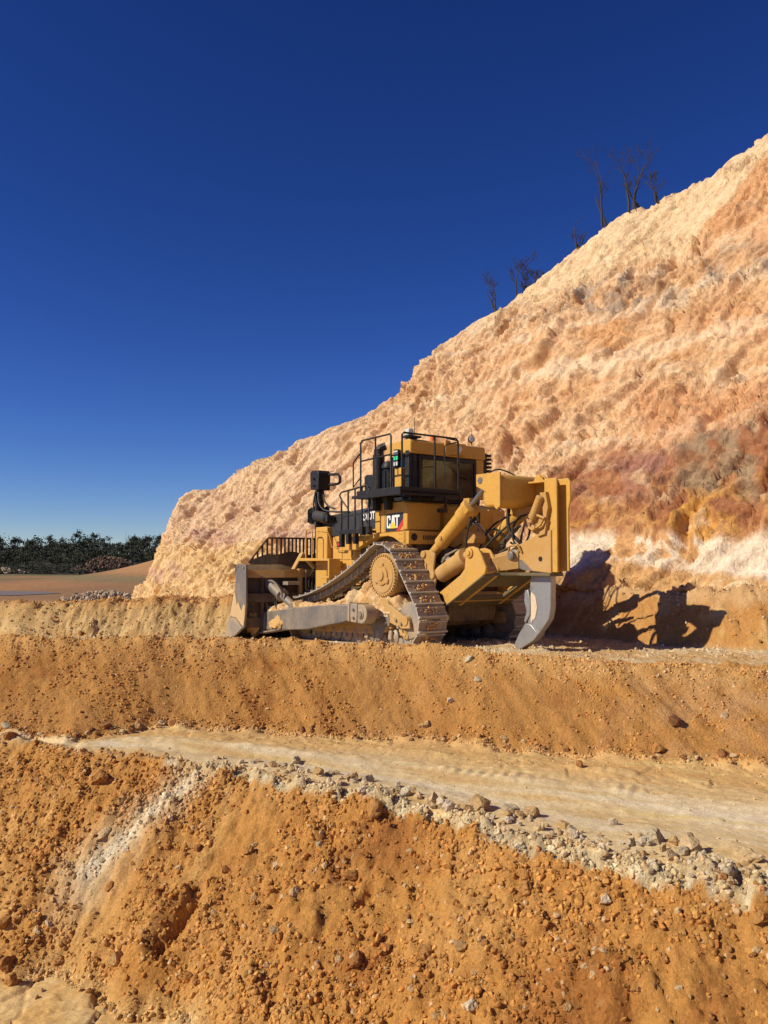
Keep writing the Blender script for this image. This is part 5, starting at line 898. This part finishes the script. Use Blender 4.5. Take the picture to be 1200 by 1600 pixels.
ROCKS = [
 (12, 1512, 34, 'brown', 'dark brown boulder cut by the left edge of the photo above the pit floor'),
 (57, 1460, 25, 'cream', 'cream rock, left one of the pale pair low on the lower bank'),
 (76, 1446, 18, 'white', 'off white rock, right one of the pale pair low on the lower bank'),
 (8, 1445, 24, 'orange', 'orange rock at the left edge above the pair of pale rocks'),
 (182, 1502, 32, 'tan', 'large tan rock lying where the lower bank meets the pit floor'),
 (92, 1505, 17, 'brown', 'small brown rock left of the large tan rock at the bank foot'),
 (58, 1517, 14, 'tan', 'small tan rock alone on the pit floor near the left edge'),
 (20, 1538, 26, 'orange', 'crumbled orange lump on the pit floor below the dark brown boulder'),
 (148, 1503, 15, 'orange', 'orange clod touching the left side of the large tan rock at the bank foot'),
 (162, 1308, 24, 'cream', 'big cream rock in the middle of the pale spill on the lower bank'),
 (190, 1255, 20, 'tan', 'tan rock at the upper left of the pale spill'),
 (196, 1330, 16, 'white', 'whitish rock low in the pale spill'),
 (140, 1345, 18, 'cream', 'cream rock at the bottom left end of the pale spill'),
 (120, 1340, 13, 'tan', 'small tan rock just left of the pale spill end'),
 (154, 1222, 30, 'orange', 'rounded orange clod above the pale spill, left of its top'),
 (430, 1355, 14, 'white', 'small white stone in the middle of the lower bank'),
 (462, 1396, 20, 'cream', 'cream stone with a dark shadow below the small white stone mid bank'),
 (501, 1325, 20, 'grey', 'grey stone standing out of the middle of the lower bank'),
 (387, 1333, 20, 'orange', 'orange clod casting a shadow above and right of the gouge'),
 (310, 1328, 18, 'brown', 'brown clod straight above the top end of the gouge'),
 (549, 1370, 24, 'orange', 'round orange clod left above the small dark hollow mid bank'),
 (557, 1508, 38, 'brown', 'large brown boulder half buried low in the middle of the lower bank'),
 (583, 1270, 34, 'orange', 'large orange lump below the pale rubble near the photo centre'),
 (310, 1538, 20, 'brown', 'brown rock right of the pit floor, lower of two'),
 (296, 1528, 18, 'orange', 'orange rock right of the pit floor, upper of two'),
 (588, 1563, 17, 'white', 'white stone near the bottom edge left of the centre'),
 (215, 1137, 19, 'tan', 'tan rock lying on the left tip of the dirt track'),
 (166, 1136, 16, 'brown', 'dark clod at the upper bank foot left of the track tip'),
 (142, 1141, 13, 'brown', 'small dark clod left of the track tip beside a bigger one'),
 (10, 1138, 17, 'grey', 'grey white rock at the left edge where the banks meet'),
 (17, 1153, 24, 'brown', 'brown lump just below the grey white rock at the left edge'),
 (665, 1137, 22, 'tan', 'tan rock at the foot of the upper bank right of the middle'),
 (1052, 1128, 26, 'dark', 'dark upright slab stuck in the upper bank at the right'),
 (1132, 1122, 16, 'cream', 'pale flat stone in the upper bank right of the dark slab'),
 (905, 1197, 16, 'brown', 'brown stone on the far side of the dirt track'),
 (704, 1098, 18, 'white', 'whitish flat stone high on the upper bank'),
 (747, 1064, 14, 'grey', 'greyish round stone near the crest of the upper bank'),
 (1025, 1175, 24, 'orange', 'orange rock at the foot of the upper bank below the dark slab'),
 (1130, 1181, 22, 'brown', 'brown rock at the upper bank foot near the right edge, left of a pale one'),
 (1146, 1183, 15, 'cream', 'pale rock touching a brown one at the upper bank foot near the right edge'),
 (742, 1522, 20, 'tan', 'tan round rock with a strong shadow in the lower right bank'),
 (648, 1530, 13, 'white', 'tiny white stone left of a tan round rock low on the bank'),
 (755, 1475, 18, 'brown', 'brown clod above the tan round rock low on the bank'),
 (820, 1392, 26, 'orange', 'orange clod with a deep shadow right of the middle of the lower bank'),
 (662, 1494, 34, 'orange', 'big crumbly orange lump low on the bank right of the centre'),
 (735, 1576, 28, 'white', 'white chalky lump at the bottom edge right of the centre'),
 (820, 1580, 18, 'cream', 'cream stone at the bottom edge beside the white chalky lump'),
 (1185, 1440, 28, 'orange', 'orange block beside a dark hollow at the right edge'),
 (945, 1410, 24, 'white', 'white smeared lump in the right half of the lower bank'),
 (720, 1480, 24, 'tan', 'tan clod left of the brown clod low on the bank'),
 (995, 1550, 18, 'orange', 'orange clod near the bottom right corner'),
 (1132, 1375, 22, 'brown', 'brown clod just under the rubble near the right edge'),
 (830, 1275, 30, 'tan', 'tan block, widest in the middle of the pale rubble edge'),
 (755, 1264, 42, 'tan', 'largest tan block in the pale rubble edge of the track'),
 (678, 1255, 28, 'cream', 'cream block at the left of the largest tan block in the rubble'),
 (800, 1270, 27, 'grey', 'grey block at the right of the largest tan block in the rubble'),
 (1075, 1330, 44, 'cream', 'large cream slab in the rubble edge towards the right'),
 (1024, 1315, 36, 'grey', 'large grey broken block in the rubble edge left of a cream slab'),
 (1172, 1345, 40, 'cream', 'big cream block at the right end of the rubble edge'),
 (957, 1288, 17, 'white', 'small whitish block standing on the track side of the rubble'),
 (126, 992, 13, 'brown', 'dark clod standing on the crest of the upper bank at the left'),
 (733, 1034, 18, 'grey', 'pale hollow looking stone on the bench right of the ripper'),
]
for u, v, w, c, l in ROCKS: rock(u, v, w, c, l)
# slab-like stone near the ripper shadow
def ptrack(x): return np.interp(x, XS, C2)
rg = random.Random(4)
def scatter_px(n, fn, cols, sizes, label, group, name, cat):
    k = 0; t = 0
    while k < n and t < n*6:
        t += 1; u, v = fn()
        if rock(u, v, rg.choice(sizes)*rg.uniform(.8, 1.2), rg.choice(cols), label, group, name, cat) is not None: k += 1
EDG = ([330, 400, 500, 600, 700, 800, 900, 1000, 1100, 1200], [1186, 1194, 1212, 1238, 1262, 1284, 1308, 1332, 1350, 1366])
def f_edge():
    u = 330+870*(rg.random()**.75); wd = 4+22*(u-330)/870; return u, np.interp(u, *EDG)+rg.gauss(-2, wd*.42)
scatter_px(200, f_edge, ['white', 'cream', 'cream', 'grey', 'tan'], [9, 11, 13, 16, 21], 'pale broken rock in the rubble along the near edge of the dirt track', 'pale broken rocks along the track edge', 'broken_rock', 'rock')
def f_low(): return rg.uniform(0, 1200), None
def f_lowb():
    u = rg.uniform(-10, 1210); top = np.interp(u, [0, 100, 330, 700, 1200], [1165, 1172, 1195, 1285, 1385]); return u, top+(1600-top)*rg.random()**.8
scatter_px(190, f_lowb, ['orange', 'orange', 'tan', 'brown', 'cream'], [10, 11, 13, 16], 'loose earth clod lying on the lower orange bank', 'loose clods on the lower bank', 'earth_clod', 'clod')
def f_foot():
    u = rg.uniform(60, 1200); return u, np.interp(u, [0, 100, 260, 600, 900, 1200], [1143, 1150, 1130, 1150, 1172, 1192])+rg.gauss(0, 4)
scatter_px(75, f_foot, ['orange', 'brown', 'tan', 'cream'], [8, 10, 12], 'small rock rolled to the foot of the upper bank', 'rocks at the foot of the upper bank', 'rock', 'rock')
# loose small clods: instanced stuff
vc_ = bpy.data.collections.new('clod_kinds')
for k in range(6):
    o = bpy.data.objects.new('clod', rock_data('clod', 100+k, 2 if k < 3 else 1, M_CLOD, .85)); vc_.objects.link(o)
def scatter_stuff(name, label, P, R, Cc):
    me = bpy.data.meshes.new(name); me.vertices.add(len(P)); me.vertices.foreach_set('co', P.astype(np.float32).ravel())
    for nm, ty, arr_ in (('size', 'FLOAT', R), ('kind_id', 'INT', RNG.integers(0, 6, len(P)))):
        at = me.attributes.new(nm, ty, 'POINT'); at.data.foreach_set('value', arr_.astype(np.float32 if ty == 'FLOAT' else np.int32))
    at = me.attributes.new('spin', 'FLOAT_VECTOR', 'POINT'); at.data.foreach_set('vector', RNG.uniform(0, 6.28, (len(P), 3)).astype(np.float32).ravel())
    at = me.attributes.new('col', 'FLOAT_COLOR', 'POINT'); c4 = np.ones((len(P), 4), np.float32); c4[:, :3] = np.clip(Cc, .01, .85); at.data.foreach_set('color', c4.ravel())
    o = link(name, me); ng = bpy.data.node_groups.new(name, 'GeometryNodeTree'); ng.interface.new_socket('Geometry', in_out='INPUT', socket_type='NodeSocketGeometry'); ng.interface.new_socket('Geometry', in_out='OUTPUT', socket_type='NodeSocketGeometry')
    N = ng.nodes; gi = N.new('NodeGroupInput'); go = N.new('NodeGroupOutput'); ip = N.new('GeometryNodeInstanceOnPoints'); ci = N.new('GeometryNodeCollectionInfo'); ci.inputs[0].default_value = vc_; ci.inputs['Separate Children'].default_value = True; ci.inputs['Reset Children'].default_value = True
    def na(nm, ty): q = N.new('GeometryNodeInputNamedAttribute'); q.data_type = ty; q.inputs[0].default_value = nm; return q.outputs['Attribute']
    Lk = ng.links.new; Lk(gi.outputs[0], ip.inputs['Points']); Lk(ci.outputs[0], ip.inputs['Instance']); ip.inputs['Pick Instance'].default_value = True
    Lk(na('kind_id', 'INT'), ip.inputs['Instance Index']); Lk(na('spin', 'FLOAT_VECTOR'), ip.inputs['Rotation']); Lk(na('size', 'FLOAT'), ip.inputs['Scale']); Lk(ip.outputs[0], go.inputs[0])
    md = o.modifiers.new('scatter', 'NODES'); md.node_group = ng
    tag(o, label, 'clods', kind='stuff'); return o
def sample(n, x0, x1, y0, y1, keep):
    x = RNG.uniform(x0, x1, n); y = RNG.uniform(y0, y1, n); ok = np.abs(x) < y*.56+.4; x, y = x[ok], y[ok]
    ix = np.searchsorted(gx, x)-1; iy = np.searchsorted(gy, y)-1; mk = {k: MK[k][iy, ix] for k in ('trk', 'flo', 'ben', 'rub', 'up')}; c = [q[iy, ix] for q in MK['c']]
    p = keep(x, y, mk, c); s = RNG.random(len(x)) < p; x, y, ix, iy = x[s], y[s], ix[s], iy[s]
    return x, y, Z[iy, ix], A[iy, ix]
def mk_layer(n, box, keep, rmin, rmax, pw, name, label, pale=.05, vlo=.62):
    x, y, z, c = sample(n, *box, keep); r = rmin*(rmax/rmin)**(RNG.random(len(x))**pw)
    cc = c*RNG.uniform(vlo, 1.22, (len(x), 1))*(1+np.array((0, 1, 1.5))*RNG.uniform(-.12, .10, (len(x), 1))); w = RNG.random(len(x)) < pale; cc[w] = cc[w]*.45+np.array((.74, .60, .38))*.55
    scatter_stuff(name, label, np.stack([x, y, z+r*.25], -1), r, cc)
mk_layer(560000, (-7.5, 5.5, 4.6, 12.4), lambda x, y, m, c: np.clip((y < c[1]+.02)*(y > c[0]-.1)*(.5+1.5*np.clip(fbm(x*1.1, y*1.1, 4, 110), -.32, .5))+m['rub']*.4, 0, 1), .007, .044, 2.9, 'loose_clods', 'loose orange clods and crumbs covering the lower bank')
mk_layer(240000, (-9.5, 8.5, 9.5, 15.2), lambda x, y, m, c: np.clip((y > c[2]-.1)*(y < c[3]+.6)*(.32+1.3*np.clip(fbm(x*1.0, y*1.0, 4, 111), -.22, .6)+.5*np.exp(-((y-c[2])/.18)**2)+.5*np.exp(-((y-c[3])/.3)**2)), 0, 1), .008, .038, 3.6, 'fine_clods', 'fine clods and pebbles on the upper bank', .05, .84)
mk_layer(40000, (-7, 8, 6, 13), lambda x, y, m, c: m['trk']*np.clip(.02+.10*(fbm(x*1.5, y*1.5, 2, 112) > .25)+.25*sstep(.75, 1, (y-c[1])/np.maximum(c[2]-c[1], .3)), 0, 1)+m['rub']*.8, .006, .022, 2.5, 'track_grit', 'grit and chips lying on the pale dirt track', .3)
mk_layer(130000, (-13, 9, 14, 25), lambda x, y, m, c: np.clip(m['ben']*.12+(y > c[4])*.8, 0, 1), .012, .05, 2.6, 'bench_crumbs', 'crumbs on the bench and the low bank behind the bulldozer', .25)

# packed clay on the machine
M_CLAY = earth_mat('packed_clay_soil', .9, bstr=.7, bdist=.02)
Rz = math.radians(126.8)
def to_world(P): P = np.asarray(P, float); c, s_ = math.cos(Rz), math.sin(Rz); return np.stack([1.95+P[..., 0]*c-P[..., 1]*s_, 16.5+P[..., 0]*s_+P[..., 1]*c, P[..., 2]], -1)
def clay_ridge(name, label, xs, zt, zb, ya, yb, nseed, bulge=.10):
    T = np.linspace(0, 1, 34); Xg, Tg = np.meshgrid(np.linspace(xs[0], xs[-1], 130), T); zt_ = np.interp(Xg, xs, zt) if xs[0] < xs[-1] else None; zb_ = np.interp(Xg, xs, zb)
    Yg = np.interp(Tg, [0, .45, .65, 1], [ya, yb-.12, yb+.0, yb+bulge]); Zg = zb_+(zt_-zb_)*np.interp(Tg, [0, .2, .45, .65, 1], [.75, .98, 1, .8, 0])
    f, e = facets(Xg+.2*fbm(Xg*3, Zg*3, 3, nseed), Zg+Yg, .26, nseed, .6); f2, _ = facets(Xg*1.2, Zg+Yg, .10, nseed+1, .6); nn = fbm(Xg*6, (Zg+Yg)*6, 4, nseed+2)
    dd = f*.8+f2*.6+.05*nn; Yg = Yg+dd*np.clip(Tg*2, 0, 1); Zg = Zg+dd*.9*(1-Tg*.7)
    n = fbm(Xg*2.5, (Yg+Zg)*2.5, 4, nseed+4); CC = np.empty(Xg.shape+(3,)); CC[:] = (.66, .42, .19); CC = mixc(CC, (.72, .54, .32), sstep(-.1, .4, n)); CC = mixc(CC, (.48, .25, .10), sstep(.1, .5, -n))
    me = grid_mesh(name, to_world(np.stack([Xg, Yg, Zg], -1)), M_CLAY, CC); tag(link(name, me), label, 'clay', kind=None); return me
clay_ridge('clay_heap', 'cream and ochre clay heap packed inside the left track under the sprocket', [.78, .95, 1.2, 1.5, 1.75, 1.9, 2.1, 2.4, 2.8, 3.2, 3.9], [.80, 1.00, .96, .90, 1.02, 1.20, 1.17, 1.04, .86, .72, .52], [.55]*11, 1.0, 1.46, 201)
clay_ridge('clay_layer', 'thin crumbly clay layer lying on top of the left push arm', [2.3, 2.8, 3.3, 4.0, 4.6, 5.0, 5.5], [.77, .80, .76, .74, .68, .62, .55], [.72, .70, .66, .60, .54, .50, .45], 1.74, 1.88, 211, .02)
def clump(name, label, c, r, seed, sc=(1, 1, 1)):
    me = rock_data(name, seed, 4, M_EARTH, 1, cols=(.68, .42, .16)); o = link(name, me); w = to_world(np.array(c)); o.location = tuple(w); o.scale = (r*sc[0], r*sc[1], r*sc[2]); o.rotation_euler = (0, 0, Rz)
    for v in me.vertices: q = v.co; v.co = q*(1+.10*float(pn(q.x*3+seed, q.y*3+q.z*2))+.06*float(pn(q.x*9, q.y*9+q.z*7)))
    me.polygons.foreach_set('use_smooth', [True]*len(me.polygons)); tag(o, label, 'clay')
clump('clay_lump', 'domed orange clay lump stuck on the side of the left push arm', (4.70, 1.98, .22), .26, 31, (1.3, .5, .85))
clump('clay_lump', 'clay lump wedged between the blade end and the push arm', (5.78, 2.02, .22), .34, 33, (1, .8, 1.2))
clump('clay_lump', 'clay plug hiding the lower rim of the rear idler', (.66, 1.42, .30), .22, 35, (1, .5, 1))
LP = []
for p, t in LUMPS:
    n = np.array((-t[1], t[0]))
    for k in range(26):
        yy = 1.275+random.gauss(.02, .10); q = p+t*random.uniform(-.05, .09)+n*random.uniform(.022, .05); r = random.uniform(.014, .042); LP.append((q[0], yy, q[1], r))
LP = np.array(LP); scatter_stuff('shoe_clay', 'dried clay crumbs caught between the bars of the left track', to_world(LP[:, :3]), LP[:, 3], np.array([(.62, .36, .14)])*RNG.uniform(.8, 1.3, (len(LP), 1)))

# ------------------------------------------------------------------ dead trees on the cliff top
def branch_tree(u, v0, v1, label, seed, spread=1.0, lean=0., trunks=3, dens=1.0):
    rr = random.Random(seed); k = np.argmin(np.abs(np.where(sv < 39, ut, 1e9)-u)); bx, by = topx[k]+nx_[k]*.35, topy[k]+ny_[k]*.35
    dist = by; zc0 = topz[k]-.1; H = (v0-v1)*dist/FPX; s_ = bpy.data.objects.new('dead_tree', None); COL.objects.link(s_); s_.location = (bx+(u-ut[k])*dist/FPX, by, zc0); tag(s_, label, 'tree')
    H *= .98
    def grow(p, d, L, r, depth, M):
        P = [p]; R = [r]; n = 6
        for i in range(n):
            d = (d+Vector((rr.gauss(0, .16), rr.gauss(0, .16), rr.gauss(.03, .10)))).normalized(); p = p+d*L/n; P.append(p); R.append(max(.003, r*(1-.75*(i+1)/n)))
            if depth < 4 and rr.random() < (.75 if depth else .62)*dens and i > (1 if depth == 0 else 0):
                a = Vector((rr.uniform(-1, 1), rr.uniform(-1, 1), rr.uniform(.1, .9))).normalized(); grow(p, (d*.55+a*.9*spread).normalized(), L*rr.uniform(.35, .62), R[-1]*.72, depth+1, M)
        M.tube(P, R, 5 if depth < 2 else 4)
    for t in range(trunks):
        M = MB(); Lh = H*(1.0 if t == 0 else rr.uniform(.55, .9)); d0 = Vector((lean+rr.uniform(-.35, .35)*(t > 0), rr.uniform(-.2, .2), 1)).normalized(); grow(Vector((rr.uniform(-.1, .1)+(t*.12-.1)*spread, 0, 0)), d0, Lh*.9, .028+.011*H, 0, M)
        o = M.build('trunk' if t == 0 else 'limb', BARK, s_, ang=60)
    return s_
branch_tree(946, 352, 262, 'tall slender dead tree, second clump from the right on the cliff top', 45, .45, .0, 2)
branch_tree(990, 330, 232, 'largest bushy dead tree on the cliff top, with the highest tip', 2, .6, -.10, 4, 1.0)
branch_tree(1032, 325, 276, 'thin grey dead tree at the right of the largest one on the cliff top', 3, .8, .05, 2)
branch_tree(906, 388, 345, 'low dead bush on the slope left of the tall slender dead tree', 4, 1.3, -.3, 3)
branch_tree(770, 494, 434, 'bare dead tree at the far left of the row on the cliff top', 5, 1.1, -.3, 2)
branch_tree(806, 478, 420, 'dense twiggy dead tree beside the leftmost one on the cliff top', 6, 1.1, .05, 4, 1.3)
branch_tree(832, 452, 430, 'small twiggy dead bush right of the dense one', 7, 1.2, .1, 3, 1.2)

# ------------------------------------------------------------------ far wood
def gum(seed, dense=1.0, n=210):
    rr = np.random.default_rng(seed); V_ = []; F_ = []
    m = MB(); m.tube([(0, 0, 0), (.02, 0, .35), (-.01, .01, .62), (.02, 0, .85)], [.022, .018, .012, .006], 5)
    nb = rr.integers(4, 7); cs = []
    for k in range(nb):
        z = rr.uniform(.5, .92); a = rr.uniform(0, 6.28); rad = rr.uniform(.06, .24)*(1.15-z*.5); c = np.array((rad*math.cos(a), rad*math.sin(a), z)); cs.append((c, rr.uniform(.09, .16))); m.tube([(0, 0, z-.22), tuple(c)], [.009, .004], 4)
    for k in range(int(n*dense)):
        c, r = cs[rr.integers(nb)]; p = c+rr.normal(size=3)*r*np.array((.62, .62, .42)); a = rr.normal(size=3); a /= np.linalg.norm(a); b = np.cross(a, rr.normal(size=3)); b /= np.linalg.norm(b); s_ = rr.uniform(.014, .034)
        m.add([p-a*s_-b*s_*.6, p+a*s_-b*s_*.4, p+a*s_*.7+b*s_, p-a*s_*.8+b*s_*.7], [(0, 1, 2, 3)])
    return m
GK = []
for k in range(6):
    o = gum(300+k, 1.2 if k < 4 else .7).build('gum_tree', LEAF, None); GK.append(o.data); bpy.data.objects.remove(o)
def hz(x, y): return float(H0(np.array([x]), np.array([float(y)]))[0])
rg2 = random.Random(12)
for k in range(64):
    y = rg2.uniform(585, 640); u = rg2.uniform(-30, 268); x = (u-600)/FPX*y; o = bpy.data.objects.new('gum_tree', GK[k % 6]); COL.objects.link(o); h = rg2.choice([9, 11, 13, 17, 20])*rg2.uniform(.9, 1.1)*(1 if u < 150 else .8); o.location = (x, y, hz(x, y)-.5); o.scale = (h*rg2.uniform(.8, 1.2), h, h); o.rotation_euler = (0, 0, rg2.uniform(0, 6.28))
    tag(o, 'dark gum tree standing on the skyline of the distant wooded hill', 'tree', 'gum trees on the distant skyline')
VV_ = []; FF_ = []; cnt = 0
src = [(np.array([v.co[:] for v in m.vertices]), [tuple(p.vertices) for p in m.polygons]) for m in GK]
wood_v = []; wood_f = []; off = 0
for k in range(800):
    y = 428+195*rg2.random()**.9; u = rg2.uniform(-120, 290); x = (u-600)/FPX*y; V0, F0 = src[k % 6]
    if y < 470: h = rg2.uniform(3, 6.5); sq = 1.5
    else: h = rg2.uniform(5, 12); sq = 1.15
    if y > 540 and u > 120 and rg2.random() < .55: continue
    if -236 < x < -190 and 440 < y < 462 and rg2.random() < .7: continue
    a = rg2.uniform(0, 6.28); c, s_ = math.cos(a), math.sin(a); Q = np.stack([(V0[:, 0]*c-V0[:, 1]*s_)*h*sq*1.2+x, (V0[:, 0]*s_+V0[:, 1]*c)*h*sq*1.2+y, V0[:, 2]*h+hz(x, y)-(.3 if y > 470 else h*.35)], -1)
    wood_v.append(Q); wood_f += [tuple(i+off for i in f) for f in F0]; off += len(V0)
me = bpy.data.meshes.new('far_wood'); me.from_pydata(np.concatenate(wood_v).tolist(), [], wood_f); me.materials.append(LEAF2); tag(link('far_wood', me), 'dark wooded hillside far off across the valley at the left', 'wood', kind='stuff')
for k in range(9):     # bare dead trunks rising from the wood
    y = 600; u = rg2.choice([24, 44, 98, 112, 124, 200, 216, 175, 70])+rg2.uniform(-6, 6); x = (u-600)/FPX*y; m = MB(); h = rg2.uniform(11, 17); m.tube([(0, 0, 0), (.2, 0, h*.5), (-.1, 0, h)], [.22, .14, .04], 5)
    for q in range(5): z = h*rg2.uniform(.5, .95); m.tube([(0, 0, z), (rg2.uniform(-1.6, 1.6), rg2.uniform(-1, 1), z+rg2.uniform(.5, 1.8))], [.07, .02], 4)
    o = m.build('bare_tree', BARK, None); o.location = (x, y, hz(x, y)); tag(o, 'bare dead trunk rising above the distant wood', 'tree', 'bare trunks in the distant wood')
# pale outcrops and quarry rubble at a distance
def heap(name, label, cx, cy, wx_, wy_, h, n, rmin, rmax, cols, kind='stuff', zfun=hz):
    x = RNG.normal(cx, wx_/2.2, n); y = RNG.normal(cy, wy_/2.2, n); P = []; Cc = []
    for a, b in zip(x, y):
        e = max(0, 1-((a-cx)/wx_)**2-((b-cy)/wy_)**2); P.append((a, b, zfun(a, b)+h*e*RNG.uniform(.3, 1))); Cc.append(np.array(cols[RNG.integers(len(cols))])*RNG.uniform(.8, 1.15))
    scatter_stuff(name, label, np.array(P), rmin*(rmax/rmin)**(RNG.random(n)**2), np.array(Cc))
GC = [(.38, .29, .20), (.46, .35, .24), (.28, .21, .15), (.54, .42, .28)]
heap('rubble_heap', 'grey rubble heap beyond the left end of the cliff', -23.2, 69, 4.4, 3.5, 1.25, 1500, .08, .40, GC)
heap('pale_outcrop', 'pale rock outcrop among the scrub below the far wood', -212, 447, 20, 5, 4.0, 420, .5, 1.8, [(.46, .36, .26), (.36, .28, .20), (.28, .20, .13)])
heap('far_rubble', 'brown rubble slope below the far wood near the cliff end', -150, 452, 22, 10, 9, 500, .4, 1.4, [(.20, .12, .08), (.28, .18, .12), (.14, .1, .08)])
